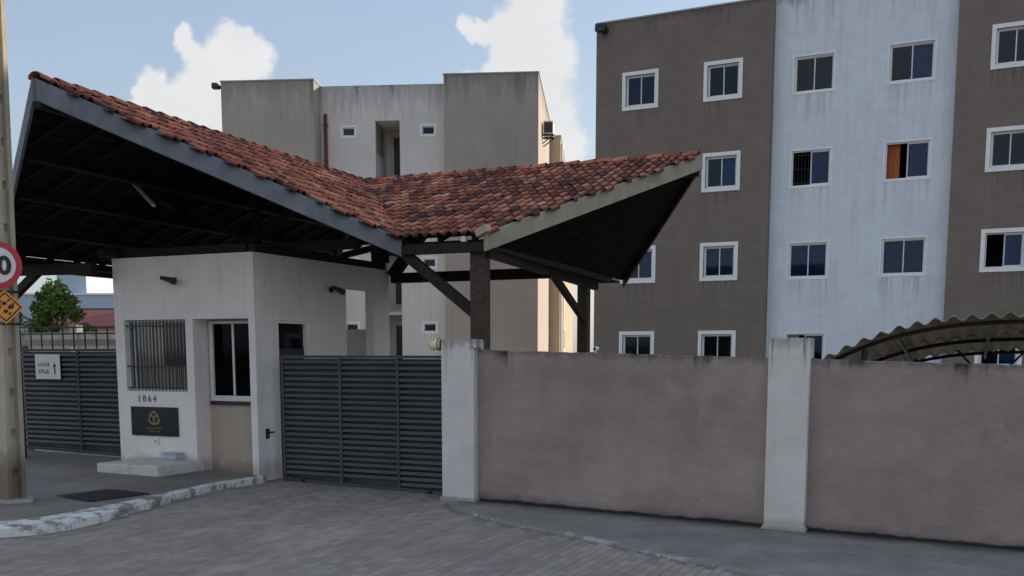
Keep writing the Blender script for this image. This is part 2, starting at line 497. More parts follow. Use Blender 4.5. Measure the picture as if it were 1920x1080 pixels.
def wood(name, col, rough=0.75):
    m, nt, b = new_mat(name)
    co = coords(nt)
    g = noise(nt, co, 2.0, 8, 0.7, (6, 6, 6))
    c = mixc(nt, rng(nt, g, 0.3, 0.7), dark(col, 0.55), dark(col, 1.35))
    nt.links.new(c, b.inputs['Base Color'])
    b.inputs['Roughness'].default_value = rough; b.inputs['Specular IOR Level'].default_value = 0.25
    bp = nt.nodes.new('ShaderNodeBump'); bp.inputs['Strength'].default_value = 0.2; bp.inputs['Distance'].default_value = 0.01
    nt.links.new(g, bp.inputs['Height']); nt.links.new(bp.outputs[0], b.inputs['Normal'])
    return m

def ground_mat(name, col, patch, scale=0.8, foot=None):
    m, nt, b = new_mat(name)
    geo = nt.nodes.new('ShaderNodeNewGeometry'); pos = geo.outputs['Position']
    c = mixc(nt, rng(nt, noise(nt, pos, scale, 7, 0.65), 0.35, 0.65), dark(col, 0.72), dark(col, 1.18))
    c = mixc(nt, rng(nt, noise(nt, pos, 2.7, 6, 0.7), 0.52, 0.7, 0, 0.6), c, patch)
    c = mixc(nt, rng(nt, noise(nt, pos, 45, 4, 0.8), 0.4, 0.75, 0, 0.6), c, dark(col, 0.45))
    if foot:                                                    # darker band of uneven width along the foot of the wall
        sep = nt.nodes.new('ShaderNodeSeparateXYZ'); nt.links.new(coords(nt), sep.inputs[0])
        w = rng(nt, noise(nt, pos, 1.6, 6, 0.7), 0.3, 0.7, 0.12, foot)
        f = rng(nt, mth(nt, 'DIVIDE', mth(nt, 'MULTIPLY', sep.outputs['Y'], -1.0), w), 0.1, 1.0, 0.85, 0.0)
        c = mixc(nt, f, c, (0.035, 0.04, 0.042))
    nt.links.new(c, b.inputs['Base Color'])
    b.inputs['Roughness'].default_value = 0.9; b.inputs['Specular IOR Level'].default_value = 0.25
    bp = nt.nodes.new('ShaderNodeBump'); bp.inputs['Strength'].default_value = 0.5; bp.inputs['Distance'].default_value = 0.02
    nt.links.new(noise(nt, pos, 30, 6, 0.75), bp.inputs['Height']); nt.links.new(bp.outputs[0], b.inputs['Normal'])
    return m

def paver_mat():
    m, nt, b = new_mat('concrete_paver')
    oi = nt.nodes.new('ShaderNodeObjectInfo')
    at = nt.nodes.new('ShaderNodeAttribute'); at.attribute_name = 'tile_rand'
    r = mth(nt, 'FRACT', mth(nt, 'ADD', oi.outputs['Random'], at.outputs['Fac']), 0.0)
    geo = nt.nodes.new('ShaderNodeNewGeometry'); pos = geo.outputs['Position']
    c = mixc(nt, r, (0.32, 0.278, 0.236), (0.45, 0.395, 0.335))
    big = noise(nt, pos, 0.55, 6, 0.65)
    c = mixc(nt, rng(nt, big, 0.42, 0.66, 0, 0.55), c, (0.22, 0.197, 0.18))
    # tyre-darkened lanes running to the gate, in street coordinates
    mp = nt.nodes.new('ShaderNodeMapping'); mp.inputs['Rotation'].default_value = (0, 0, R(24.4)); nt.links.new(pos, mp.inputs['Vector'])
    c = mixc(nt, rng(nt, noise(nt, mp.outputs[0], 1.0, 6, 0.6, (2.6, 0.22, 1)), 0.45, 0.66, 0, 0.40), c, (0.185, 0.165, 0.15))
    c = mixc(nt, rng(nt, noise(nt, mp.outputs[0], 1.0, 5, 0.6, (5.0, 0.4, 1)), 0.56, 0.72, 0, 0.18), c, (0.50, 0.45, 0.39))
    c = mixc(nt, rng(nt, noise(nt, pos, 35, 5, 0.8), 0.4, 0.75, 0, 0.4), c, (0.12, 0.11, 0.10))
    c = mixc(nt, rng(nt, noise(nt, pos, 2.0, 6, 0.7), 0.55, 0.72, 0, 0.5), c, (0.46, 0.41, 0.355))
    nt.links.new(c, b.inputs['Base Color'])
    b.inputs['Roughness'].default_value = 0.88; b.inputs['Specular IOR Level'].default_value = 0.25
    bp = nt.nodes.new('ShaderNodeBump'); bp.inputs['Strength'].default_value = 0.5; bp.inputs['Distance'].default_value = 0.01
    nt.links.new(noise(nt, pos, 60, 5, 0.75), bp.inputs['Height']); nt.links.new(bp.outputs[0], b.inputs['Normal'])
    return m

def leaf_mat(name, c1, c2):
    m, nt, b = new_mat(name)
    geo = nt.nodes.new('ShaderNodeNewGeometry')
    at = nt.nodes.new('ShaderNodeAttribute'); at.attribute_name = 'tile_rand'
    nt.links.new(mixc(nt, at.outputs['Fac'], c1, c2), b.inputs['Base Color'])
    b.inputs['Roughness'].default_value = 0.7; b.inputs['Specular IOR Level'].default_value = 0.25
    b.inputs['Subsurface Weight'].default_value = 0.0
    return m

MT = dict(
    tile=tile_mat(), paver=paver_mat(), soffit=surf('dark_boards', (0.017, 0.012, 0.010), 0.95, 0.5, 2.5, 0, 0.1, 0.1, 30, spec=0.05), light_seal=plain('black_light_seal', (0.022, 0.018, 0.016), 0.95, spec=0.1), tile_under=surf('shaded_tile_underside', (0.045, 0.028, 0.024), 0.95, 0.3, 3, 0, 0.05, 0, 40),  # tile_under: shade below the roof put into the colour
    brown=surf('brown_paint', (0.215, 0.178, 0.155), 0.9, 0.10, 1.2, 0.14, 0.05, 0.12, 50, wave=0.06, patch=(0.19, 0.165, 0.148), sills=(((.95, 2.2), (3.68, 4.95), (11.93, 13.2), (14.7, 15.95)), 1.97, 2.8, .9), top=(13.25, 0.5), topamt=0.75, stain=(0.05, 0.05, 0.045)),
    white=surf('white_paint', (0.70, 0.755, 0.82), 0.85, 0.06, 1.0, 0.20, 0.03, 0.10, 50, wave=0.05, sills=(((6.42, 7.64), (9.18, 10.46)), 1.97, 2.8, 1.1), drip=(13.22, .8, .5, 3.0), top=(13.22, 0.45), topamt=0.6, stain=(0.20, 0.20, 0.20)),
    trim=surf('white_trim', (0.86, 0.86, 0.86), 0.6, 0.06, 6, 0.1, 0.02, 0.03, 60, stain=(0.4, 0.4, 0.4)),
    alu=plain('white_aluminium', (0.72, 0.73, 0.74), 0.4),
    tan=surf('tan_paint', (0.42, 0.375, 0.335), 0.9, 0.10, 0.7, 0.22, 0.05, 0.1, 40, drip=(14.1, 2.4, 0.6, 2.0), top=(14.1, 2.0), topamt=0.7, stain=(0.10, 0.098, 0.095)),
    pale=surf('pale_paint', (0.70, 0.66, 0.63), 0.9, 0.08, 0.7, 0.20, 0.04, 0.1, 40, drip=(13.95, 2.6, 0.75, 2.2), top=(13.9, 2.6), topamt=0.7, stain=(0.13, 0.14, 0.145)),
    cream=surf('cream_paint', (0.48, 0.40, 0.29), 0.9, 0.10, 1.0, 0.2, 0.04, 0.1, 40, stain=(0.25, 0.19, 0.13)),
    rust=surf('red_brown_pipe', (0.16, 0.055, 0.035), 0.7, 0.15, 4, 0, 0.05, 0.05, 40),
    guard=surf('guardhouse_plaster', (0.87, 0.82, 0.785), 0.88, 0.07, 1.4, 0.14, 0.05, 0.15, 60, wave=0.04, bottom=(0.42, 0.4), botamt=0.45, stain=(0.20, 0.18, 0.16)),
    beige=surf('shaded_beige', (0.50, 0.415, 0.345), 0.9, 0.1, 1.4, 0.15, 0.05, 0.15, 60, bottom=(0.30, 0.5), botamt=0.5, stain=(0.12, 0.10, 0.09)),  # niche beige, darkened to put the recess shade into the colour
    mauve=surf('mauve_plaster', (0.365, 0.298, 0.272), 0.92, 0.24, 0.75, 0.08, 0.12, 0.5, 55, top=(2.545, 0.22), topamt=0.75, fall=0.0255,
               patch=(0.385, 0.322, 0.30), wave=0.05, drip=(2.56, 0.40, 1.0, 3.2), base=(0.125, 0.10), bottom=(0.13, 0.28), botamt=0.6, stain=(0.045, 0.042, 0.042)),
    pillar=surf('pillar_plaster', (0.72, 0.69, 0.65), 0.9, 0.08, 1.6, 0.10, 0.05, 0.25, 60, wave=0.04, drip=(2.72, 1.1, 0.95, 11.0), base=(0.12, .06), top=(2.70, 0.35), topamt=0.8,
                bottom=(0.12, 0.12), botamt=0.3, stain=(0.09, 0.09, 0.085)),
    concrete=surf('old_concrete', (0.42, 0.39, 0.35), 0.92, 0.2, 2.5, 0.15, 0.1, 0.4, 40, stain=(0.12, 0.11, 0.10)),
    pole=surf('pole_concrete', (0.50, 0.44, 0.35), 0.92, 0.15, 4, 0.2, 0.1, 0.35, 60, bottom=(0.5, 0.5), botamt=0.7, stain=(0.13, 0.09, 0.06)),
    step=worn_paint('worn_white_step', (0.72, 0.69, 0.64), (0.46, 0.38, 0.26), 0.30, 0.52),
    kerb=worn_paint('worn_white_kerb', (0.86, 0.86, 0.84), (0.28, 0.26, 0.24), 0.43, 0.53),
    kerbw=worn_paint('faded_kerb', (0.56, 0.56, 0.54), (0.27, 0.255, 0.23), 0.50, 0.66),
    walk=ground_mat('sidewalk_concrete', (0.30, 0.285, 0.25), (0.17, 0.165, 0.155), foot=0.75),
    apron=ground_mat('stained_concrete', (0.27, 0.245, 0.215), (0.16, 0.15, 0.14)),
    roadbed=ground_mat('sand_bed', (0.26, 0.23, 0.20), (0.17, 0.155, 0.14)),
    yard=ground_mat('yard_concrete', (0.58, 0.50, 0.38), (0.46, 0.39, 0.29)),
    earth=ground_mat('earth', (0.16, 0.145, 0.115), (0.08, 0.10, 0.05), 0.1),
    gate=surf('charcoal_gate_paint', (0.056, 0.058, 0.062), 0.5, 0.2, 2.5, 0.15, 0.03, 0.05, 60, stain=(0.07, 0.07, 0.07), spec=0.5, rnd=0.12),
    steel=plain('dark_steel', (0.035, 0.035, 0.038), 0.45, 0.3),
    wood=wood('dark_timber', (0.028, 0.020, 0.016)),
    woodp=wood('dark_post', (0.075, 0.055, 0.045)),
    fasciab=surf('grey_blue_board', (0.20, 0.215, 0.25), 0.75, 0.25, 2.2, 0.35, 0.12, 0.25, 30, stain=(0.08, 0.09, 0.11)),
    fasciag=surf('weathered_board', (0.40, 0.36, 0.29), 0.85, 0.22, 2.5, 0.25, 0.1, 0.3, 30, stain=(0.07, 0.065, 0.06)),
    glass=glass_mat('window_glass'), dusky=glass_mat('dark_glass', (0.25, 0.26, 0.28), 0.0, 1.16), clear=glass_mat('clear_glass', (0.86, 0.88, 0.88), 0.0),  # dusky: glass tinted dark for the black niche panes
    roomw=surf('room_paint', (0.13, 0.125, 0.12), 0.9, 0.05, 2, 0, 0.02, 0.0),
    cur_g=plain('grey_curtain', (0.42, 0.42, 0.38), 0.9, spec=0.1),
    cur_b=plain('blue_white_curtain', (0.40, 0.52, 0.58), 0.9, spec=0.1),
    cur_o=plain('orange_curtain', (0.42, 0.13, 0.05), 0.9, spec=0.1),
    cur_t=plain('tan_blind', (0.40, 0.37, 0.28), 0.9, spec=0.1),
    cur_m=plain('maroon_panel', (0.17, 0.065, 0.07), 0.85, spec=0.1),
    blind=plain('pinkish_blind', (0.62, 0.47, 0.42), 0.9, spec=0.1),
    fibre=surf('fibre_cement_sheet', (0.48, 0.44, 0.36), 0.93, 0.25, 2.0, 0.25, 0.1, 0.3, 40, stain=(0.05, 0.05, 0.045)),
    red=plain('sign_red', (0.55, 0.025, 0.05), 0.35), signw=plain('sign_white', (0.78, 0.78, 0.78), 0.4),
    black=plain('sign_black', (0.012, 0.012, 0.016), 0.45), amber=plain('sign_amber', (0.85, 0.33, 0.03), 0.4),
    plaque=plain('black_stone_plaque', (0.012, 0.016, 0.018), 0.25), gold=plain('dull_gold', (0.26, 0.22, 0.11), 0.4, 0.6),
    numb=plain('grey_number', (0.10, 0.11, 0.12), 0.5),
    lampg=plain('cream_lamp_glass', (0.90, 0.80, 0.50), 0.3), bluebox=plain('pale_blue_plastic', (0.42, 0.47, 0.56), 0.5),
    rusty=surf('rusty_plate', (0.050, 0.040, 0.036), 0.8, 0.3, 6, 0, 0.1, 0.3, 40),
    bark=wood('bark', (0.12, 0.09, 0.06)),
    leaf=leaf_mat('leaf', (0.055, 0.115, 0.014), (0.16, 0.25, 0.05)),
    paleblue=surf('pale_blue_paint', (0.42, 0.52, 0.62), 0.85, 0.06, 0.6, 0.1, 0.03, 0.05, 30, stain=(0.25, 0.3, 0.35)),
    navy=plain('navy_awning', (0.02, 0.03, 0.11), 0.6),
    redroof=surf('red_roof', (0.30, 0.10, 0.085), 0.85, 0.2, 3, 0.1, 0.05, 0.1, 30),
    ac=plain('ac_white', (0.55, 0.56, 0.56), 0.5),
)

# ================================================================== SETTING
def strip_sheet(ss, t0, t1, dz):
    mb = MB()
    for a, b in zip(ss[:-1], ss[1:]):
        mb.add([(a, t0, zr(a)+dz), (b, t0, zr(b)+dz), (b, t1, zr(b)+dz), (a, t1, zr(a)+dz)], [(0, 1, 2, 3)])
    return mb
struct('ground', strip_sheet([-900, -25, 25, 900], -900, 900, -0.06), MT['earth'], FW)
struct('road', strip_sheet([-60, -25, 25, 60], -22, 0.62, -0.006), MT['roadbed'], FW)
struct('courtyard', strip_sheet([-40, -25, 25, 40], 0.62, 40, -0.006), MT['yard'], FW)

def sheet(name, poly, dz, m, drop=0.30):
    """raised slab with a vertical edge, following the fall of the street"""
    n = len(poly); mb = MB()
    vs = [(s, t, zr(s)+dz) for s, t in poly] + [(s, t, zr(s)+dz-drop) for s, t in poly]
    mb.add(vs, [tuple(range(n))] + [(i, i+n, (i+1) % n+n, (i+1) % n) for i in range(n)])
    return struct(name, mb, m, FW)

def smooth_line(pts, n=6):
    out = []
    P = [Vector(p) for p in pts]
    for i in range(len(P)-1):
        p0 = P[max(i-1, 0)]; p1 = P[i]; p2 = P[i+1]; p3 = P[min(i+2, len(P)-1)]
        for k in range(n):
            t = k/n
            out.append(0.5*((2*p1) + (p2-p0)*t + (2*p0-5*p1+4*p2-p3)*t*t + (3*p1-p0-3*p2+p3)*t*t*t))
    out.append(P[-1])
    return out

kl = smooth_line([(-4.17, 0.02), (-4.20, -0.7), (-4.22, -1.4), (-4.02, -2.45), (-3.68, -3.85), (-3.50, -4.85), (-3.75, -5.65), (-4.6, -6.15), (-7.0, -6.5), (-16, -6.7), (-24, -6.7)], 5)
kr = smooth_line([(-0.28, -0.40), (0.12, -0.92), (1.42, -1.66), (2.62, -2.10), (4.52, -2.92), (7.5, -3.9), (12, -4.8), (24, -5.3)], 5)
HL, HR = 0.12, 0.022
def offset(line, d):
    out = []
    for i, p in enumerate(line):
        a = line[max(i-1, 0)]; b = line[min(i+1, len(line)-1)]
        t = (b-a).normalized()
        out.append(p + Vector((-t.y, t.x))*d)
    return out
def offset_l():
    out = []
    for i, p in enumerate(kl):
        a = kl[max(i-1, 0)]; b = kl[min(i+1, len(kl)-1)]
        t = (b-a).normalized(); d = .12+.40*max(0, min(1, (-2.2-p.y)/2.6))
        out.append(p + Vector((-t.y, t.x))*-d)
    return out
kli = offset_l()
kri = offset(kr, 0.14)
sheet('sidewalk', [(p.x, p.y) for p in kli] + [(-24, 0.62), (-7.5, 0.62), (-7.5, 0.03), (-4.5, 0.03)], HL, MT['apron'])
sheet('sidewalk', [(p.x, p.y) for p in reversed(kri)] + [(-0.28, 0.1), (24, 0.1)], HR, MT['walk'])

def kerb_stones(name, outer, inner, h, m, length, proud):
    """a row of kerb stones, each its own piece"""
    root = struct_root(name, FW)
    L_ = [0.0]
    for i in range(1, len(outer)): L_.append(L_[-1] + (outer[i]-outer[i-1]).length)
    def at(line, d):
        for i in range(1, len(L_)):
            if L_[i] >= d:
                k = (d-L_[i-1])/(L_[i]-L_[i-1]); return line[i-1].lerp(line[i], k)
        return line[-1]
    d = 0.0
    while d + length*0.5 < L_[-1]:
        d1 = min(d+length, L_[-1]); g = 0.006
        q = []
        for f in (0, .5, 1):
            dd = d+g + (d1-d-2*g)*f
            q.append((at(outer, dd), at(inner, dd)))
        mb = MB(); dz = random.uniform(-.006, .006) + proud
        top = []; vs = []
        for o_, i_ in q:
            vs += [(o_.x, o_.y, zr(o_.x)-0.1), (o_.x, o_.y, zr(o_.x)+h+dz-0.02),
                   (o_.lerp(i_, 0.12).x, o_.lerp(i_, 0.12).y, zr(o_.x)+h+dz), (i_.x, i_.y, zr(i_.x)+h+dz), (i_.x, i_.y, zr(i_.x)-0.1)]
        fs = []
        for a in (0, 1):
            for k in range(4):
                fs.append((a*5+k, (a+1)*5+k, (a+1)*5+k+1, a*5+k+1))
        fs += [(0, 1, 2, 3, 4), (14, 13, 12, 11, 10)]
        mb.add(vs, fs)
        obj('kerb_stone', mb, m, root, weld=True)
        d = d1
    return root
kerb_stones('kerb', kl, kli, HL, MT['kerb'], 1.0, 0.004)
kerb_stones('kerb', kr, kri, HR, MT['kerbw'], 0.8, 0.006)

# ---- concrete block paving of the street: the 300 nearest blocks are pieces of their own
def inside(poly, x, y):
    c = False; n = len(poly); j = n-1
    for i in range(n):
        xi, yi = poly[i]; xj, yj = poly[j]
        if (yi > y) != (yj > y) and x < (xj-xi)*(y-yi)/(yj-yi)+xi: c = not c
        j = i
    return c
polyL = [(p.x, p.y) for p in kl] + [(-24, 0.62), (-4.17, 0.62)]
polyR = [(p.x, p.y) for p in kr] + [(24, 0.7), (-0.30, 0.7)]
camS = (FW.inverted() @ cam.location)
from bpy_extras.object_utils import world_to_camera_view
bpy.context.view_layer.update()
S.render.resolution_x = 1920; S.render.resolution_y = 1080
def in_view(p, m=0.0):
    q = world_to_camera_view(S, cam, p)
    return q.z > 0 and -m < q.x < 1+m and -m < q.y < 1+m
BW, BL = 0.12, 0.24
blocks = []
si = 0
s_ = -8.0
while s_ < 10.0:
    t_ = -11.0 + (BL/2 if si % 2 else 0)
    while t_ < 0.55:
        cx, cy = s_+BW/2, t_+BL/2
        ok = not any(inside(pl, cx+dx, cy+dy) for pl in (polyL, polyR) for dx in (-.05, .05) for dy in (-.08, .08))
        if ok: blocks.append((cx, cy))
        t_ += BL
    s_ += BW; si += 1
def block_verts():
    a, b, h, c = BW/2-0.004, BL/2-0.004, 0.05, 0.006
    vs = []
    for z, k in ((-h, 0), (-c, 0), (0, c)):
        vs += [(-a+k, -b+k, z), (a-k, -b+k, z), (a-k, b-k, z), (-a+k, b-k, z)]
    fs = [(8, 9, 10, 11)]
    for L0 in (0, 4):
        for k in range(4): fs.append((L0+k, L0+(k+1) % 4, L0+4+(k+1) % 4, L0+4+k))
    return vs, fs
bv, bf = block_verts()
paving = struct_root('paving', FW)
vis = []
for k, (cx, cy) in enumerate(blocks):
    p = FW @ Vector((cx, cy, zr(cx)))
    if in_view(p): vis.append(((p-cam.location).length, k))
vis.sort(); single = set(k for _, k in vis[:300])
base_me = MB().add(bv, bf).mesh('paver'); base_me.materials.append(MT['paver'])
mb = MB(); rv = []
for k, (cx, cy) in enumerate(blocks):
    M = Matrix.Translation((cx, cy, zr(cx)+random.uniform(-.003, .003))) @ Matrix.Rotation(random.gauss(0, .012), 4, 'Z') \
        @ Matrix.Rotation(random.gauss(0.022, .004), 4, 'Y') @ Matrix.Rotation(random.gauss(0, .004), 4, 'X')
    if k in single:
        o = bpy.data.objects.new('paver', base_me); COL.objects.link(o); o.parent = paving; o.matrix_basis = M
    else:
        mb.M = M; mb.add(bv, bf); rv.append(random.random())
def with_rand(me, per, vals):
    at = me.attributes.new('tile_rand', 'FLOAT', 'POINT')
    arr = []
    for v in vals: arr += [v]*per
    at.data.foreach_set('value', arr)
me = mb.mesh('paver_field'); with_rand(me, len(bv), rv)
pf = obj('paver_field', me, MT['paver'], paving); pf['kind'] = 'stuff'

# ================================================================== WINDOWS
def window(parent, x0, x1, z0, z1, y, trim=0.12, proud=0.03, depth=0.10, style='closed', curtain=None, cside='both', label=None, small=False, grille=False):
    """x0..x1, z0..z1: the wall opening. window > sash, pane, curtain, sill"""
    mb = MB()
    g = 0.003
    mb.box(x0-trim, x1+trim, y-proud, y-g, z1, z1+trim); mb.box(x0-trim, x1+trim, y-proud, y-g, z0-trim, z0)
    mb.box(x0-trim, x0, y-proud, y-g, z0, z1); mb.box(x1, x1+trim, y-proud, y-g, z0, z1)
    # fixed aluminium frame set back in the reveal
    f = 0.035 if not small else 0.025; q = y+depth; i = 0.004
    mb.box(x0+i, x1-i, q-.03, q+.05, z1-f, z1-i); mb.box(x0+i, x1-i, q-.03, q+.05, z0+i, z0+f)
    mb.box(x0+i, x0+f, q-.03, q+.05, z0+f, z1-f); mb.box(x1-f, x1-i, q-.03, q+.05, z0+f, z1-f)
    w = obj('window', mb, MT['trim'], parent, label=label)
    xm = (x0+x1)/2; a = x0+f; b = x1-f; c = z0+f; d = z1-f
    if style == 'closed': leaves = [(a, xm+.02, 0.0), (xm-.02, b, 0.022)]
    elif style == 'open_left': leaves = [(xm-.02, b, 0.0), (xm-.005, b-.02, 0.022)]
    elif style == 'open_right': leaves = [(a, xm+.02, 0.0), (a+.02, xm+.005, 0.022)]
    else: leaves = [(a, b, 0.0)]
    for l, r, dy in leaves:
        e = 0.032 if not small else 0.02
        m = MB(); yy = q+dy
        m.box(l, r, yy, yy+.02, d-e, d); m.box(l, r, yy, yy+.02, c, c+e)
        m.box(l, l+e, yy, yy+.02, c+e, d-e); m.box(r-e, r, yy, yy+.02, c+e, d-e)
        obj('sash', m, MT['alu'], w)
        obj('pane', MB().box(l+e-.002, r-e+.002, yy+.008, yy+.012, c+e-.002, d-e+.002), MT['glass'], w)
    if grille:
        m = MB(); n = 11
        for k in range(n):
            xx = a+(b-a)*(k+.5)/n; m.box(xx-.005, xx+.005, q+.075, q+.085, c, d)
        for zz in (c+(d-c)*.08, c+(d-c)*.5, c+(d-c)*.92): m.box(a, b, q+.0755, q+.0845, zz-.006, zz+.006)
        obj('grille', m, MT['steel'], w)
    if curtain:
        l, r = {'both': (a, b), 'left': (a, a+(b-a)*.30), 'right': (xm, b)}[cside]
        m = MB(); n = max(6, int((r-l)/0.035)); yy = q+0.16
        vs = []; fs = []
        for k in range(n+1):
            xx = l+(r-l)*k/n; oy = 0.018*sin(k*1.9)+0.008*sin(k*0.7)
            vs += [(xx, yy+oy, c-.02), (xx, yy+oy, d+.02)]
        for k in range(n): fs.append((2*k, 2*k+2, 2*k+3, 2*k+1))
        obj('curtain', m.add(vs, fs), curtain, w, smooth=True)
    return w

# ================================================================== NEAR APARTMENT BLOCK (right)
blk = thing('apartment_block', 'four storey apartment block in brown and white panels behind the mauve street wall', 'apartment building', (0, 0, 0), FB)
fl = [1.97+2.8*k for k in range(4)]                            # window sills, outer trim
def tb(m0): return [(m0+.12, m0+1.13, z+.12, z+1.10) for z in fl]
op_l = tb(0.93) + tb(3.67)
op_r = tb(11.93) + tb(14.7)
op_w = [(6.44, 7.62, z+.03, z+1.10) for z in fl] + [(9.20, 10.44, z+.03, z+1.10) for z in fl]
Z0, ZT = -0.6, 13.24
DEP = 9.0
m = MB().facade(0, 5.82, Z0, ZT, op_l, 0.20)
m.add([(0, 0, Z0), (0, DEP, Z0), (0, DEP, ZT), (0, 0, ZT)], [(0, 1, 2, 3)])
m.add([(5.82, 0, Z0), (5.82, 0.3, Z0), (5.82, 0.3, ZT), (5.82, 0, ZT)], [(0, 1, 2, 3)])
m.box(0, 5.82, 0.02, 0.22, ZT, ZT+.004)
obj('wall', m, MT['brown'], blk, label='brown painted end bay of the facade')
m = MB().facade(5.82, 11.05, Z0, ZT-.01, [(a, b, c, d) for a, b, c, d in op_w], 0.20, y=0.3)
obj('wall', m, MT['white'], blk, label='white painted middle bay of the facade')
m = MB().facade(11.05, 34.0, Z0, ZT, op_r, 0.20)
m.add([(11.05, 0, Z0), (11.05, 0, ZT), (11.05, 0.3, ZT), (11.05, 0.3, Z0)], [(0, 1, 2, 3)])
m.add([(34, 0, Z0), (34, DEP, Z0), (34, DEP, ZT), (34, 0, ZT)], [(3, 2, 1, 0)])
m.add([(0, DEP, Z0), (34, DEP, Z0), (34, DEP, ZT), (0, DEP, ZT)], [(3, 2, 1, 0)])
obj('wall', m, MT['brown'], blk, label='brown painted right hand bay of the facade')
# rooms behind the openings
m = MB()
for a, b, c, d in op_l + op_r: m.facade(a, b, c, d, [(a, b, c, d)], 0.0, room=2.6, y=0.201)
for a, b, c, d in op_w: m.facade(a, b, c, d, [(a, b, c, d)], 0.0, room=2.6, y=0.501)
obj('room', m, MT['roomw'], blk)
m = MB(); m.box(0.0, 34, 0.55, DEP-.2, ZT-.5, ZT-.3)
m.box(-.02, 5.84, -.02, .16, ZT+.004, ZT+.05); m.box(5.84, 11.03, .28, .46, ZT-.006, ZT+.035); m.box(11.03, 34.02, -.02, .16, ZT+.004, ZT+.05)
m.box(-.02, .14, .16, DEP+.02, ZT+.004, ZT+.05); m.box(.14, 34.02, DEP-.14, DEP+.02, ZT+.004, ZT+.05)
obj('roof', m, MT['concrete'], blk)
G, BLU, ORA, TAN = MT['cur_g'], MT['cur_b'], MT['cur_o'], MT['cur_t']
sp = {('l', 0, 0): ('closed', None, 'both', None), ('l', 1, 0): ('closed', None, 'both', None),
      ('l', 0, 1): ('closed', G, 'right', 'window with a grey curtain drawn over its right half'), ('l', 1, 1): ('closed', TAN, 'both', 'window with tan blinds'),
      ('l', 0, 2): ('closed', None, 'both', None), ('l', 1, 2): ('closed', BLU, 'right', 'window with a pale blue curtain behind its right pane'),
      ('l', 0, 3): ('closed', None, 'both', None), ('l', 1, 3): ('closed', None, 'both', None),
      ('r', 0, 0): ('closed', BLU, 'right', None), ('r', 0, 1): ('open_left', BLU, 'right', 'window half open with a pale blue curtain at right'),
      ('r', 0, 2): ('closed', None, 'both', None), ('r', 0, 3): ('closed', None, 'both', None),
      ('w', 0, 0): ('open_left', TAN, 'left', None), ('w', 0, 1): ('closed', TAN, 'both', 'window with tan blinds behind both panes'),
      ('w', 0, 2): ('open_left', BLU, 'right', 'half open window with a pale blue curtain at right'), ('w', 0, 3): ('closed', None, 'both', None),
      ('w', 1, 0): ('closed', G, 'both', None), ('w', 1, 1): ('closed', G, 'both', 'window with grey curtains'),
      ('w', 1, 2): ('open_left', ORA, 'left', 'half open window showing an orange curtain'), ('w', 1, 3): ('closed', BLU, 'right', 'window with a pale blue curtain behind its right pane')}
for side, ops in (('l', op_l), ('r', op_r), ('w', op_w)):
    for k, (a, b, c, d) in enumerate(ops):
        st, cu, cs, lb = sp.get((side, k//4, k % 4), ('closed', None, 'both', None))
        if side == 'w':
            w = window(blk, a, b, c, d, 0.3, trim=0.05, proud=0.012, depth=0.07, style=st, curtain=cu, cside=cs, label=lb, grille=(k//4, k % 4) in ((1, 1), (1, 3), (0, 2)))
            if (k//4, k % 4) == (1, 2):
                yy = .3+.24
                obj('curtain', MB().box(b-.56, b-.04, yy, yy+.01, c+.05, d-.03), BLU, w)
        else:
            window(blk, a, b, c, d, 0.0, trim=0.115, proud=0.03, depth=0.09, style=st, curtain=cu, cside=cs, label=lb, grille=(side, k//4, k % 4) in (('l', 1, 2), ('r', 0, 3), ('r', 0, 0)))
def floodlight(frame, x, y, z, label):
    t = thing('floodlight', label, 'floodlight', (x, y, z), frame)
    m = MB(); m.box(-.16, .16, -.42, -.20, -.10, .12); m.box(-.17, .17, -.44, -.42, -.11, .13)
    obj('lamp_body', m, MT['black'], t, bevel=.01)
    m = MB(); m.beam((0, 0, .0), (0, -.22, 0), .05, .05); m.box(-.09, .09, -.012, -.001, -.09, .09); m.beam((.18, -.12, -.02), (.18, -.4, -.02), .02, .1); m.beam((-.18, -.12, -.02), (-.18, -.4, -.02), .02, .1); m.beam((-.18, -.12, -.02), (.18, -.12, -.02), .02, .04)
    obj('bracket', m, MT['black'], t)
    return t
floodlight(FB, 0.30, -0.03, 12.98, 'black floodlight under the roof edge at the corner of the brown apartment block')

# ================================================================== FAR APARTMENT BLOCK (middle)
far = thing('apartment_block', 'grey and tan apartment block with a tall stair slot beyond the tiled gate roof', 'apartment building', (0, 0, 0), FD)
FZ = -0.6
# left bay (forward), middle bay (set back), right bay (forward)
m = MB(); m.box(-9.55, -5.52, -1.0, 8.0, FZ, 13.90)
obj('wall', m, MT['tan'], far, label='tan left bay streaked with dirt below the parapet')
m = MB(); m.box(0.03, 4.0, -1.0, 8.0, FZ, 13.98)
obj('wall', m, MT['tan'], far, label='tan right bay streaked with dirt below the parapet')
so_ = [(-4.57, -4.02, z, z+.36) for z in (3.38, 6.18, 8.98, 11.78)] + [(-1.08, -.53, z, z+.36) for z in (3.38, 6.18, 8.98, 11.78)]
m = MB().facade(-5.52, 0.03, FZ, 13.84, so_ + [(-3.12, -2.05, FZ, 12.40)], 0.16)
m.box(-5.52, -3.12, 0.3, 8.0, 13.3, 13.78); m.box(-2.05, 0.03, 0.3, 8.0, 13.3, 13.78)
m.box(-5.52, .03, .003, .16, 13.84, 13.88)
obj('wall', m, MT['pale'], far, label='pale middle bay with small windows and dark water streaks')
m = MB()
m.add([(-3.12, .16, FZ), (-3.12, 2.2, FZ), (-3.12, 2.2, 12.4), (-3.12, .16, 12.4), (-2.05, .16, FZ), (-2.05, 2.2, FZ), (-2.05, 2.2, 12.4), (-2.05, .16, 12.4)],
      [(0, 1, 2, 3), (7, 6, 5, 4), (3, 2, 6, 7), (1, 5, 6, 2)])
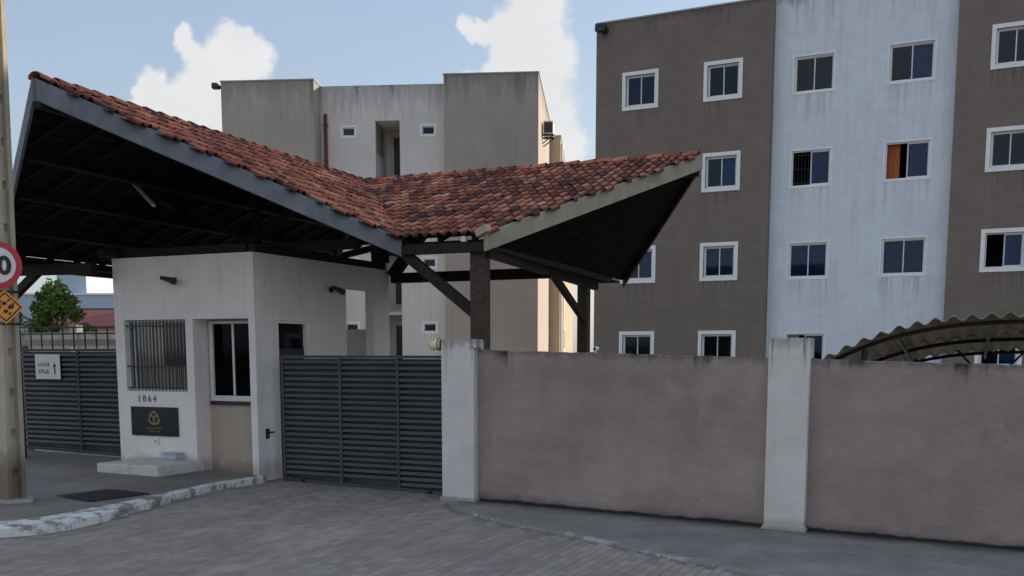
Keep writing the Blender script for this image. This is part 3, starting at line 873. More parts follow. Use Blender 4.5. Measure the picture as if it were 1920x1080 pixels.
for k in range(4): m.box(-3.118, -2.052, .9, 2.198, 1.35+2.8*k, 1.50+2.8*k)
obj('stair_slot', m, MT['pale'], far)
for k in range(4):
    m = MB(); z = 2.1+2.8*k
    m.box(-2.74, -2.053, 2.10, 2.17, z-.2, z+1.6)
    obj('stair_window', m, MT['steel'], far)
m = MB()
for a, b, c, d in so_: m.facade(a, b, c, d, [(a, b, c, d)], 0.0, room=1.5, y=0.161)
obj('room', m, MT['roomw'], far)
for a, b, c, d in so_:
    window(far, a, b, c, d, 0.0, trim=0.09, proud=0.02, depth=0.05, style='single', small=True)
m = MB(); m.tube([(-5.28, -.10, 12.7), (-5.28, -.10, 0)], .075, 10)
for k in range(5): m.box(-5.38, -5.18, -.19, -.003, 12.2-2.6*k, 12.26-2.6*k)
obj('drain_pipe', m, MT['rust'], far)
# parapet caps
m = MB(); m.box(-9.58, -5.49, -1.03, 8.03, 13.90, 13.95); m.box(0.0, 4.03, -1.03, 8.03, 13.98, 14.03)
obj('parapet_cap', m, MT['concrete'], far)
floodlight(FD @ Matrix.Translation((-9.55, -0.7, 13.8)) @ Matrix.Rotation(-pi/2, 4, 'Z'), 0, -.02, 0, 'small dark floodlight on the left parapet corner of the far tan block')
ac = thing('air_conditioner', 'white air conditioner unit on a bracket on the side of the far tan block', 'air conditioner', (4.0, 2.0, 12.05), FD)
m = MB(); m.box(.06, .50, -.45, .45, .0, .55); obj('casing', m, MT['ac'], ac, bevel=.02)
m = MB(); m.box(.10, .46, -.462, -.4505, .05, .49); obj('fan_grille', m, MT['steel'], ac)
for q in (-.35, .35):
    m = MB(); m.box(.0, .54, q-.035, q+.035, -.07, -.005); m.beam((.01, q, -.4), (.5, q, -.05), .04, .04)
    obj('bracket', m, MT['steel'], ac)
# the long wing behind it
wing = thing('apartment_block', 'cream side wing glimpsed between the far tan block and the brown block', 'apartment building', (4.0, 8.3, 0), FD)
m = MB(); m.box(-0.6, 0.55, 0, 24, FZ, 13.3); obj('wall', m, MT['cream'], wing)
m = MB(); m.box(-0.62, 0.58, -.03, 24.03, 13.3, 13.36); obj('parapet_cap', m, MT['concrete'], wing)
m = MB(); m.tube([(.62, .35, 13.0), (.62, .35, 0)], .06, 8); m.tube([(.62, 3.0, 13.0), (.62, 3.0, 0)], .06, 8); obj('drain_pipe', m, MT['trim'], wing)
for k in range(4):
    z = 2.6+2.8*k
    m = MB(); m.box(.552, .60, 5.0, 6.3, z, z+1.2); w = obj('window', m, MT['trim'], wing)
    obj('pane', MB().box(.60, .606, 5.08, 6.22, z+.08, z+1.12), MT['steel'], w)

# ================================================================== BACKGROUND LEFT
hall = thing('warehouse', 'pale blue warehouse with a raised block and navy awning beyond the left gate', 'warehouse', (0, 0, 0))
m = MB(); m.box(-44, -25.5, 70, 84, -1, 6.35); m.box(-31.2, -29.2, 70.6, 76, 6.35, 8.0)
obj('wall', m, MT['paleblue'], hall)
m = MB(); m.prism([(69.0, 4.62), (70, 5.35), (70, 5.45), (68.95, 4.72)], 'x', -31.0, -26.0); obj('awning', m, MT['navy'], hall)
m = MB(); m.box(-30.8, -26.2, 69.93, 69.995, 3.9, 4.7); obj('shutter', m, MT['navy'], hall)
m = MB(); m.box(-44.1, -25.4, 69.9, 84.1, 6.35, 6.47); obj('parapet_cap', m, MT['trim'], hall)
m = MB()
for x in (-28.2, -26.6): m.tube([(x, 69.9, -1), (x, 69.9, 4.6)], .06, 8)
obj('post', m, MT['trim'], hall)
hs = thing('house', 'small house with a low red roof left of the guardhouse', 'house', (0, 0, 0))
m = MB(); m.box(-26.2, -21.5, 56, 62, -1, 3.75); obj('wall', m, MT['pale'], hs)
m = MB(); m.prism([(55.6, 3.72), (59, 4.75), (62.4, 3.72), (62.4, 3.84), (59, 4.9), (55.6, 3.84)], 'x', -26.0, -21.3); obj('roof', m, MT['redroof'], hs)
m = MB(); m.box(-25.4, -24.4, 55.95, 55.99, 1.6, 2.8); obj('window', m, MT['steel'], hs)

def tree(name, label, loc, h, r, seed, n=2600):
    rr = random.Random(seed)
    t = thing(name, label, 'tree', loc)
    m = MB(); m.tube([(0, 0, 0), (.1, .05, h*.25), (.0, .1, h*.5), (.15, .0, h*.8)], [.20, .16, .12, .05], 8)
    limbs = []
    for k in range(7):
        a = k*2.4+rr.random(); z0 = h*(.28+.07*k)
        p = Vector((cos(a)*r*rr.uniform(.5, .85), sin(a)*r*rr.uniform(.5, .85), z0+h*.22))
        m.tube([(0, .05, z0), tuple((Vector((0, .05, z0))+p)/2+Vector((0, 0, .1*h*.3))), tuple(p)], [.08, .05, .02], 6); limbs.append(p)
    obj('trunk', m, MT['bark'], t, smooth=True)
    cl = []
    for k in range(46):
        a = rr.uniform(0, 2*pi); zz = rr.uniform(.18, 1.0)
        rad = r*sqrt(rr.random())*(1.05-.75*max(0, zz-.45)/.55)
        cl.append((Vector((cos(a)*rad, sin(a)*rad, h*zz)), rr.uniform(.22, .48)*r*.55, rr.random()))
    m = MB(); vals = []
    for k in range(n):
        c, cr, tone = rr.choice(cl)
        d = Vector((rr.gauss(0, 1), rr.gauss(0, 1), rr.gauss(0, .8))).normalized()*cr*rr.uniform(.55, 1.05)
        p = c+d; sz = rr.uniform(.07, .14)
        u = Vector((rr.gauss(0, 1), rr.gauss(0, 1), rr.gauss(0, .5))).normalized()
        v = u.cross(Vector((rr.gauss(0, 1), rr.gauss(0, 1), rr.gauss(0, 1)))).normalized()
        m.add([p-u*sz, p+v*sz*.5, p+u*sz, p-v*sz*.5], [(0, 1, 2, 3)])
        vals.append(min(1, max(0, tone*.7+rr.random()*.3)))
    me = m.mesh('crown'); with_rand(me, 4, vals)
    obj('crown', me, MT['leaf'], t)
    return t
tree('tree', 'bushy light green tree standing behind the charcoal left gate', (-17.9, 40, 0.2), 4.7, 1.9, 3, 5200)
tree('tree', 'darker low tree at far left behind the signpost', (-21.5, 43, 0.2), 4.2, 1.8, 11, 3600)

# ================================================================== BOUNDARY WALL
def wtop(s): return 2.535 - 0.0255*s
bw = thing('boundary_wall', 'mauve plastered street wall with two pale pillars and black mould along its top', 'wall', (0, 0, 0), FW)
def wall_panel(s0, s1, seed):
    rr = random.Random(seed)
    m = MB(); n = int((s1-s0)/0.11)
    vs = []
    for k in range(n+1):
        s = s0+(s1-s0)*k/n; j = rr.gauss(0, .005); z = wtop(s)+j
        vs += [(s, 0, zr(s)-.2), (s, -.0, z-.012), (s, .012, z), (s, .14, z), (s, .15, z-.012), (s, .15, zr(s)-.2)]
    fs = []
    for k in range(n):
        for q in range(5): fs.append((k*6+q, (k+1)*6+q, (k+1)*6+q+1, k*6+q+1))
    fs += [(0, 1, 2, 3, 4, 5), tuple(n*6+q for q in (5, 4, 3, 2, 1, 0))]
    return m.add(vs, fs)
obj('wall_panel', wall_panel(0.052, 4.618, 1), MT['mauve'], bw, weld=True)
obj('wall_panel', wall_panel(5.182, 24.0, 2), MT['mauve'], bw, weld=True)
for s0, s1 in ((-.53, .05), (4.62, 5.18)):
    m = MB(); zb = zr((s0+s1)/2)
    m.box(s0, s1, -.14, .24, zb-.2, 2.69)
    obj('pillar', m, MT['pillar'], bw, bevel=.015)
    m = MB(); m.prism([(s0-.03, -.18), (s1+.03, -.18), (s1+.02, .26), (s0-.02, .26)], 'z', zb-.1, zb+.075)
    obj('pillar_foot', m, MT['concrete'], bw, bevel=.03)
obj('pillar_block', MB().box(-.04, .10, -.16, .1, 2.56, 2.70), MT['pillar'], bw, bevel=.01)
rebase(bw, FW, (2.5, 0.05, 0.0))

bulk = thing('wall_lamp', 'cream bulkhead lamp fixed to the left side of the gate pillar', 'lamp', (-.53, .0, 2.62), FW)
obj('lamp_base', MB().box(-.055, -.002, -.09, .07, -.10, .07), MT['steel'], bulk, bevel=.01)
m = MB(); m.tube([(-.055, 0, 0), (-.09, 0, 0), (-.23, 0, -.004), (-.29, 0, -.008)], [.075, .095, .088, .045], 14); obj('lamp_glass', m, MT['lampg'], bulk, smooth=True)
m = MB()
m.disc((-.10, 0, 0), .104, 'x', .012, 16, .094)
obj('guard', m, MT['steel'], bulk)

dome = thing('security_camera', 'small white security camera on top of the mauve wall', 'security camera', (2.01, .07, wtop(2.01)), FW)
m = MB(); m.tube([(0, 0, -.01), (0, 0, .05)], .02, 8); obj('mount', m, MT['trim'], dome)
m = MB(); m.tube([(0, .06, .065), (0, -.05, .06)], .032, 10); obj('body', m, MT['trim'], dome)
m = MB(); m.tube([(0, -.051, .06), (0, -.056, .06)], .022, 10); obj('lens', m, MT['black'], dome)

# ================================================================== GATES
def louvre_gate(label, s_edges, t, zt, zb, pitch, frame=.05):
    g = thing('gate', label, 'gate', (0, 0, 0), FW)
    fr = MB()
    s0, s1 = s_edges[0], s_edges[-1]
    obj('rail', MB().box(s0, s1, t-.03, t+.03, zt-.05, zt), MT['gate'], g)
    a, b = zb(s0), zb(s1)
    fr.add([(s0, t-.03, a), (s1, t-.03, b), (s1, t-.03, b+.07), (s0, t-.03, a+.07), (s0, t+.03, a), (s1, t+.03, b), (s1, t+.03, b+.07), (s0, t+.03, a+.07)],
           [(0, 1, 2, 3), (7, 6, 5, 4), (0, 4, 5, 1), (3, 2, 6, 7), (0, 3, 7, 4), (1, 5, 6, 2)])
    obj('rail', fr, MT['gate'], g)
    for k, s in enumerate(s_edges):
        w = .05
        l = s if k == 0 else (s-w if k == len(s_edges)-1 else s-w/2)
        obj('stile', MB().box(l, l+w, t-.034, t+.034, zb(s)+.071, zt-.051), MT['gate'], g)
    mbk = MB(); mbk.add([(s0+.06, t+.085, zb(s0)+.06), (s1-.06, t+.085, zb(s1)+.06), (s1-.06, t+.085, zt-.06), (s0+.06, t+.085, zt-.06)], [(0, 1, 2, 3)])
    obj('backing_sheet', mbk, MT['gate'], g)  # sheet added behind the louvres so the gaps stay dark
    for k in range(len(s_edges)-1):
        l = s_edges[k]+(.052 if k == 0 else .027); r = s_edges[k+1]-(.052 if k == len(s_edges)-2 else .027)
        z = zt-.115
        mb_ = MB(); ww = r-l
        # a folded louvre: sloping blade with a turned-down lip
        th = .004
        prof = [(.080, .034), (-.012, .026), (-.030, -.026), (.060, -.034), (.060, -.030), (-.026, -.022), (-.009, .022), (.080, .030)]
        mb_.prism([(y, zz) for y, zz in prof], 'x', 0, ww)
        mesh = mb_.mesh('slat', weld=True); mesh.materials.append(MT['gate'])
        while z > max(zb(l), zb(r))+.12:
            o = bpy.data.objects.new('slat', mesh); COL.objects.link(o); o.parent = g
            o.location = (l, t, z); o.rotation_euler = (random.gauss(0, .03), random.gauss(0, .0012), 0)
            z -= pitch
    return g
g1 = louvre_gate('charcoal louvred sliding gate of three panels between guardhouse and gate pillar', [-4.02, -2.78, -1.62, -.50], .36, 2.44, lambda s: zr(s)-.005, .0985)
m = MB()
for s in (-3.6, -1.0): m.disc((s, .33, zr(s)+.035), .045, 'y', .05, 16)
obj('wheel', m, MT['steel'], g1)
rebase(g1, FW, (-2.3, .36, zr(-2.3)))
g2 = louvre_gate('charcoal louvred double gate left of the guardhouse under a low railing', [-10.80, -9.10, -7.60], .5, 2.56, lambda s: zr(s)+.17, .0985)
m = MB(); m.beam((-10.8, .5, 2.86), (-7.6, .5, 2.86), .03, .03); m.beam((-10.8, .5, 3.0), (-7.6, .5, 2.98), .03, .03)
obj('top_rail', m, MT['steel'], g2)
for k in range(11):
    s = -10.7+.3*k
    obj('baluster', MB().box(s, s+.022, .49, .51, 2.562, 2.99), MT['steel'], g2)
rebase(g2, FW, (-9.2, .5, zr(-9.2)+.16))
st = thing('notice_sign', 'white notice plate with dark print on the left gate', 'sign', (-9.90, .452, 2.20), FW)
obj('plate', MB().box(-.345, .345, -.008, .008, -.25, .25), MT['signw'], st, bevel=.004)
rr = random.Random(5)
def scribble(x0, x1, z0, z1, n):
    """illegible lettering: strokes the size of the print on the plate"""
    m = MB(); w = (x1-x0)/n
    for k in range(n):
        l = x0+k*w; e = w*.24; y0, y1 = -.0112, -.0085
        m.box(l+.1*w, l+.1*w+e, y0, y1, z0, z1)
        for q in range(rr.choice((1, 2, 2))):
            zz = rr.uniform(z0, z1-.02); m.box(l+.1*w+e, l+w*.78, y0, y1, zz, zz+.018)
        if rr.random() < .6: m.box(l+.62*w, l+.62*w+e, y0, y1, z0+(z1-z0)*rr.choice((0, .45)), z1)
    return m
obj('lettering', scribble(-.26, .06, .0, .09, 5), MT['numb'], st)
obj('lettering', scribble(-.26, .06, -.14, -.055, 5), MT['numb'], st)
m = MB(); m.prism([(.18, -.15), (.215, -.15), (.215, .0), (.25, .0), (.197, .08), (.145, .0), (.18, .0)], 'y', -.0112, -.0085); obj('arrow', m, MT['black'], st)
# low wall far behind the left gate
lw = thing('boundary_wall', 'grey rear wall with short pillars seen over the left gate', 'wall', (-13.0, 9.5, 0), FW)
obj('wall_panel', MB().box(-9, 5.2, 0, .15, -.3, 3.12), MT['concrete'], lw)
for k in range(6):
    obj('pillar', MB().box(-8.6+2.45*k, -8.3+2.45*k, -.06, .2, -.3, 3.34), MT['pillar'], lw)
lb = thing('gate_beam', 'concrete beam spanning behind the railing of the left gate', 'beam', (-9.2, .80, 2.60), FW)
obj('beam', MB().box(-1.9, 1.55, -.08, .08, .02, .15), MT['concrete'], lb)
obj('post', MB().box(-1.9, -1.72, -.08, .08, -2.3, .019), MT['concrete'], lb)
obj('post', MB().box(1.40, 1.55, -.08, .08, -2.3, .019), MT['concrete'], lb)

# ================================================================== GUARDHOUSE
gh = thing('guardhouse', 'cream plastered guardhouse with barred window and plaque under the tiled roof', 'guardhouse', (0, 0, 0), FW)
S0, S1, TB, ZG = -7.57, -4.30, 2.75, 4.23
w1 = (-7.34, -5.87, 1.77, 3.09); ni = (-5.70, -4.44, .24, 3.09); w2 = (-5.60, -4.62, 1.70, 3.06)
m = MB()
m.facade(S0, S1, -.1, ZG, [w1+(.16,), ni+(.40,)], .16)
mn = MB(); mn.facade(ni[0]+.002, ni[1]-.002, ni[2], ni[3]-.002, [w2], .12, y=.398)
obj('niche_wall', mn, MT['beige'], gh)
# right face along the driveway
RM = Matrix(((0, -1, 0, S1), (1, 0, 0, 0), (0, 0, 1, 0), (0, 0, 0, 1)))
m.M = RM
dr = (.64, 1.58, .18, 3.07); pg = (2.87, 3.89, .10, 3.76)
m.facade(0, 4.52, -.1, ZG, [dr+(.16,), pg+(.20,)], .16)
m.M = Matrix.Identity(4)
m.add([(S0, 0, -.1), (S0, TB, -.1), (S0, TB, ZG), (S0, 0, ZG)], [(0, 1, 2, 3)])
m.add([(S0, TB, -.1), (S1-.2, TB, -.1), (S1-.2, TB, ZG), (S0, TB, ZG)], [(0, 1, 2, 3)])
# the screen wall that carries on behind with a way through it
m.add([(S1-.2, TB, -.1), (S1-.2, 2.87, -.1), (S1-.2, 2.87, ZG), (S1-.2, TB, ZG), (S1-.2, 3.89, -.1), (S1-.2, 4.52, -.1), (S1-.2, 4.52, ZG), (S1-.2, 3.89, ZG), (S1-.2, 2.87, 3.76), (S1-.2, 3.89, 3.76),
       (S1, 4.52, -.1), (S1, 4.52, ZG)], [(0, 1, 2, 3), (4, 5, 6, 7), (8, 9, 7, 2), (5, 10, 11, 6)])
m.add([(S0, 0, ZG), (S1, 0, ZG), (S1, TB, ZG), (S0, TB, ZG), (S1-.2, TB, ZG), (S1-.2, 4.52, ZG), (S1, 4.52, ZG)], [(0, 1, 2, 3), (4, 2, 6, 5)])
obj('wall', m, MT['guard'], gh)
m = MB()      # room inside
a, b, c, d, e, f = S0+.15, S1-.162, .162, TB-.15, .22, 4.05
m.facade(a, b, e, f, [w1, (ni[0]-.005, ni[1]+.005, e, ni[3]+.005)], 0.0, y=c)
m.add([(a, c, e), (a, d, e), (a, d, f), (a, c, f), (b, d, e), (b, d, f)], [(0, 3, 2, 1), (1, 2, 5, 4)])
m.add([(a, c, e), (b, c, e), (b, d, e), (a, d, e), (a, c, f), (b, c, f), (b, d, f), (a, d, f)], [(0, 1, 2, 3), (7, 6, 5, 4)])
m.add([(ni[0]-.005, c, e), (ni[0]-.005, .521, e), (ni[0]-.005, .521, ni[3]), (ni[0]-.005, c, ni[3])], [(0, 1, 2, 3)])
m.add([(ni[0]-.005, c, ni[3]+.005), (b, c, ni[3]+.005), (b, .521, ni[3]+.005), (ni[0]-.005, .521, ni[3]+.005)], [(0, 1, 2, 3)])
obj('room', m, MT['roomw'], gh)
# barred front window
m = MB(); q = .10
m.box(w1[0], w1[0]+.05, q, q+.04, w1[2], w1[3]); m.box(w1[1]-.03, w1[1], q, q+.04, w1[2], w1[3]); m.box(w1[0]+.05, w1[1]-.03, q, q+.04, w1[2], w1[2]+.04); m.box(w1[0]+.05, w1[1]-.03, q, q+.04, w1[3]-.04, w1[3]); m.box(w1[0]+.12, w1[0]+.15, q-.005, q+.03, w1[2]+.041, w1[3]-.041)
wf = obj('window', m, MT['alu'], gh, label='wide barred window over the plaque')
obj('pane', MB().box(w1[0]+.05, w1[1]-.03, q+.02, q+.024, w1[2]+.04, w1[3]-.04), MT['clear'], wf)
for k in range(17):
    x = w1[0]+.09+k*(w1[1]-w1[0]-.14)/16
    m = MB(); m.tube([(x, .045, w1[2]+.002), (x, .045, w1[3]-.002)], .009, 6); obj('bar', m, MT['steel'], wf)
for z in (w1[2]+.05, w1[2]+.45, w1[3]-.12):
    obj('grille_rail', MB().box(w1[0]+.002, w1[1]-.002, .030, .035, z, z+.025), MT['steel'], wf)
for k in range(13):
    x = w1[0]+.18+k*.093
    z1_ = 2.25 if 7 <= k else w1[3]-.06
    obj('blind_slat', MB().box(x, x+.075, .150+.004*(k % 3), .156+.004*(k % 3), w1[2]+.02, z1_), MT['blind'], wf)
obj('panel', MB().box(w1[0]+.80, w1[1]-.01, .149, .158, 2.27, w1[3]-.03), MT['cur_m'], wf)
# tall window at the back of the niche
m = MB(); q = .395
x0, x1, z0, z1 = w2
m.box(x0-.05, x0+.03, q-.03, q+.04, z0-.10, z1); m.box(x1-.03, x1+.05, q-.03, q+.04, z0-.10, z1); m.box(x0+.03, x1-.03, q-.03, q+.04, z0-.10, z0-.0); m.box(x0+.03, x1-.03, q-.03, q+.04, z1-.05, z1)
m.box((x0+x1)/2-.018, (x0+x1)/2+.018, q-.02, q+.03, z0, z1-.05)
wf = obj('window', m, MT['alu'], gh, label='tall white framed window at the back of the niche')
for l, r in ((x0+.03, (x0+x1)/2-.018), ((x0+x1)/2+.018, x1-.03)):
    obj('pane', MB().box(l, r, q+.008, q+.012, z0, z1-.05), MT['dusky'], wf)
for k in range(6):
    x = x0+.12+k*(x1-x0-.24)/5
    m = MB(); m.tube([(x, q+.06, z0+.01), (x, q+.06, z1-.06)], .006, 6); obj('bar', m, MT['steel'], wf)
obj('curtain', MB().box(x0-.02, x1+.02, q+.16, q+.17, z0-.05, z1+.02), MT['black'], wf)  # black sheet added to stand for the dark, unlit room
obj('sill', MB().box(x0-.05, x1+.05, q-.05, q-.004, z0-.17, z0-.102), MT['steel'], wf)
# door on the driveway side
m = MB(); m.M = RM
m.box(dr[0], dr[0]+.05, .02, .12, dr[2], dr[3]); m.box(dr[1]-.05, dr[1], .02, .12, dr[2], dr[3]); m.box(dr[0]+.05, dr[1]-.05, .02, .12, dr[3]-.05, dr[3])
m.box(dr[0]-.05, dr[1]+.05, -.02, -.003, dr[3], dr[3]+.05); m.box(dr[1], dr[1]+.06, -.02, -.003, dr[2], dr[3])
df = obj('door', m, MT['trim'], gh)
m = MB(); m.M = RM; m.box(dr[0]+.05, dr[1]-.05, .08, .11, dr[2], 2.56); obj('leaf', m, MT['steel'], df)
m = MB(); m.M = RM; m.box(dr[0]+.05, dr[1]-.05, .09, .095, 2.56, dr[3]-.05); obj('pane', m, MT['glass'], df)
# number over the plaque
for k, ch in enumerate('1864'):
    lettering('digit', ch, .175, .004, MT['numb'], gh, (-7.04+.125*k, -.005, 1.575))
rebase(gh, FW, (-5.93, 1.4, .2))

pl = thing('plaque', 'black stone plaque with a dull gold ring emblem below the barred window', 'plaque', (-6.675, -.002, 1.21), FW)
obj('slab', MB().box(-.565, .565, -.03, -.001, -.27, .27), MT['plaque'], pl, bevel=.004)
m = MB(); m.disc((.0, -.034, .06), .125, 'y', .003, 28, .100); m.disc((-.05, -.0345, .03), .085, 'y', .003, 24, .063); m.disc((.055, -.0345, .03), .085, 'y', .003, 24, .063); m.disc((0, -.035, .13), .07, 'y', .003, 24, .050)
obj('emblem', m, MT['gold'], pl)
m = MB(); m.box(-.19, .19, -.033, -.0305, -.135, -.122); m.box(-.14, .14, -.033, -.0305, -.185, -.176); obj('lettering', m, MT['gold'], pl)
ol = thing('outlet_box', 'small white outlet box on the wall just below the plaque', 'outlet', (-6.66, -.001, .84), FW)
obj('cover', MB().box(-.06, .06, -.035, -.001, -.05, .07), MT['trim'], ol, bevel=.008); obj('socket', MB().box(-.035, .035, -.04, -.0355, -.02, .03), MT['bluebox'], ol)
def spot(frame, loc, label, rot=0):
    t = thing('wall_light', label, 'lamp', loc, frame, rot)
    obj('mount', MB().box(-.05, .05, -.03, -.002, -.05, .05), MT['steel'], t)
    m = MB(); m.beam((0, -.03, 0), (0, -.14, .02), .025, .025); obj('arm', m, MT['steel'], t)
    m = MB(); m.tube([(-.16, -.16, .04), (.03, -.17, .0), (.16, -.18, -.035)], [.035, .05, .062], 10); obj('head', m, MT['steel'], t, smooth=False)
    return t
spot(FW, (-6.08, 0, 3.79), 'small dark spotlight high on the front of the guardhouse')
spot(FW, (S1, 2.34, 3.70), 'small dark spotlight beside the doorway on the driveway side of the guardhouse', pi/2)
la = thing('gate_latch', 'black gate latch on the guardhouse corner beside the sliding gate', 'latch', (S1, .26, 1.04), FW, pi/2)
obj('plate', MB().box(-.05, .05, -.012, -.001, -.09, .09), MT['steel'], la); m = MB(); m.beam((-.03, -.03, .02), (.16, -.03, .02), .02, .025); m.box(-.02, .02, -.04, -.012, .0, .04); obj('bolt', m, MT['steel'], la)

sz = zr(-6.2)+HL
stp = thing('concrete_step', 'low step with flaking white paint at the foot of the guardhouse', 'step', (-6.05, -.6, sz), FW)
m = MB(); m.prism([(-.92, -.58), (.44, -.50), (.52, .59), (-.92, .59)], 'z', -.1, .175); obj('slab', m, MT['step'], stp, bevel=.03)
bb = thing('plastic_box', 'pale blue box sitting on the step against the guardhouse', 'box', (-6.16, -.16, sz+.175), FW)
obj('body', MB().box(-.17, .17, -.09, .12, .002, .10), MT['bluebox'], bb, bevel=.01); obj('lid', MB().box(-.175, .175, -.095, .125, .102, .125), MT['bluebox'], bb, bevel=.008)
dc = thing('drain_cover', 'rusty dark cover plate set in the ground before the left gate', 'drain cover', (-4.85, -3.12, zr(-4.85)+HL), FW, R(-8))
obj('frame', MB().box(-.50, .50, -.52, .52, -.02, .006), MT['rusty'], dc)
m = MB()
for k in range(9): m.box(-.45, .45, -.46+.105*k, -.39+.105*k, .0065, .014)
obj('rib', m, MT['rusty'], dc)

# ================================================================== POLE WITH SIGNS
pz = zr(-5.3)+HL
po = thing('utility_pole', 'pale concrete utility pole with slotted sides at the left edge of the pavement', 'pole', (-5.45, -4.2, pz), FW)
po.matrix_world = po.matrix_world @ Matrix.Rotation(R(1.9), 4, 'Y') @ Matrix.Rotation(R(90), 4, 'Z')
H = 9.5
def pw(z): return .31-.014*z
m = MB()
for sgn in (-1, 1):
    vs = []
    for z in (-.2, H):
        w = pw(z)/2; e = .07
        x0, x1 = (w-e, w) if sgn > 0 else (-w, -w+e)
        vs += [(x0, -.13+.004*z, z), (x1, -.13+.004*z, z), (x1, .13-.004*z, z), (x0, .13-.004*z, z)]
    m.add(vs, [(0, 1, 2, 3), (7, 6, 5, 4)] + [(k, (k+1) % 4+0, (k+1) % 4+4, k+4) for k in range(4)])
obj('flange', m, MT['pole'], po)
z = -.1; m = MB()
while z < H-.6:
    h = .47; w = pw(z)/2-.069
    m.box(-w, w, -.05, .05, z, z+h); z += h+.11
obj('web', m, MT['pole'], po)
m = MB(); m.prism([(.34*cos(2*pi*k/9)*(1+.2*sin(k*2.1)), .30*sin(2*pi*k/9)*(1+.2*cos(k*1.7))) for k in range(9)], 'z', -.05, .05)
obj('collar', m, MT['concrete'], po, bevel=.02)
for z in (2.55, 3.0, 3.55):
    w = pw(z)/2
    m = MB(); m.box(-w-.012, w+.012, -.14, -.132, z, z+.03); m.box(-w-.012, w+.012, .132, .14, z, z+.03); m.box(-w-.012, -w-.004, -.132, .132, z, z+.03); m.box(w+.004, w+.012, -.132, .132, z, z+.03)
    obj('strap', m, MT['steel'], po)
sp1 = thing('speed_sign', 'round speed limit sign with a red rim on the concrete pole', 'traffic sign', (-5.10, -4.50, 3.69), FW, R(40))
obj('plate', MB().disc((0, 0, 0), .325, 'y', .004, 40), MT['signw'], sp1)
obj('rim', MB().disc((0, -.004, 0), .327, 'y', .0035, 40, .248), MT['red'], sp1)
for k, ch in enumerate('40'):
    lettering('digit', ch, .34, .001, MT['black'], sp1, (-.10+.20*k, -.006, -.12), .012)
obj('bracket', MB().box(-.30, .0, .0045, .10, -.03, .03), MT['steel'], sp1)
sp2 = thing('warning_sign', 'amber diamond warning sign with dark marks below the speed sign', 'traffic sign', (-4.97, -4.50, 3.115), FW, R(40))
def dia(r, y0, y1, r0=0):
    m = MB()
    if r0 == 0: return m.prism([(0, -r), (r, 0), (0, r), (-r, 0)], 'y', y0, y1)
    P = [(0, -1), (1, 0), (0, 1), (-1, 0)]
    for k in range(4):
        a, b = P[k], P[(k+1) % 4]
        m.prism([(a[0]*r0, a[1]*r0), (a[0]*r, a[1]*r), (b[0]*r, b[1]*r), (b[0]*r0, b[1]*r0)], 'y', y0, y1)
    return m
obj('plate', dia(.235, -.004, 0), MT['amber'], sp2); obj('border', dia(.205, -.0065, -.0045, .180), MT['black'], sp2)
m = MB()
for sx, zz, q in ((-.12, .0, .05), (-.02, .07, .05), (.09, .0, .06), (.0, -.08, .05), (.13, .05, .03), (-.09, .10, .03), (.06, .13, .03), (.07, -.12, .03)):
    sx *= .72; zz *= .72; q *= .8
    m.prism([(sx-q*.9, zz-.02), (sx+q*.5, zz-q*.6), (sx+q, zz+.015), (sx-q*.3, zz+q*.7)], 'y', -.0068, -.0045)
obj('symbol', m, MT['black'], sp2)
obj('bracket', MB().box(-.35, -.05, .0005, .10, -.03, .03), MT['steel'], sp2)

# ================================================================== TILED GATE CANOPY
cp = thing('tiled_canopy', 'timber canopy with two wings of weathered red clay tiles over the gate and guardhouse', 'canopy roof', (0, 0, 0), FW)
ZE, ZR = 4.34, 6.21
TL = Vector((-4.80, -3.95, ZR)); J = Vector((-5.40, 5.30, ZR)); TR = Vector((2.20, 5.30, ZR))
C_ = Vector((-1.55, .30, ZE)); E1 = Vector((.06, .30, ZE)); E2 = Vector((-.96, 10.30, ZE)); HP = Vector((-8.23, 8.25, 5.107)); BLc = Vector((-10.2, 10.30, ZE)); CL = Vector((-9.5, -.86, 4.33))
TWd, TLn, EXP = .178, .39, .325
prof = [(0.0, .008), (.040, .0), (.070, .008), (.094, .050), (.128, .072), (.162, .050), (.191, .008)]
def tile_geo():
    vs = []; fs = []; n = len(prof); th = .013
    for y, k, lift in ((0.0, 1.0, .030), (TLn, .98, .0)):
        for x, z in prof: vs.append((.096+(x-.096)*k, y, z*k+lift))
        for x, z in prof: vs.append((.096+(x-.096)*k, y, z*k+lift-th))
    for i in range(n-1):
        fs.append((i, i+1, 2*n+i+1, 2*n+i)); fs.append((n+i+1, n+i, 3*n+i, 3*n+i+1)); fs.append((n+i, n+i+1, i+1, i))
    return vs, fs
tv, tf = tile_geo()
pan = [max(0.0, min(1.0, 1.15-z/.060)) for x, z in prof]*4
def tile_finish(me, count):
    """sooty undersides as a second material; 'channel' marks the pans where dirt collects"""
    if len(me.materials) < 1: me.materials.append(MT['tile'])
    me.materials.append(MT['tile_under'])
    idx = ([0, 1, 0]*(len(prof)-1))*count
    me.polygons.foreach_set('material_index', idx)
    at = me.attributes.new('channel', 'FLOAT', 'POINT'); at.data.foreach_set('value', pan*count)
tme = MB().add(tv, tf).mesh('tile'); tile_finish(tme, 1)

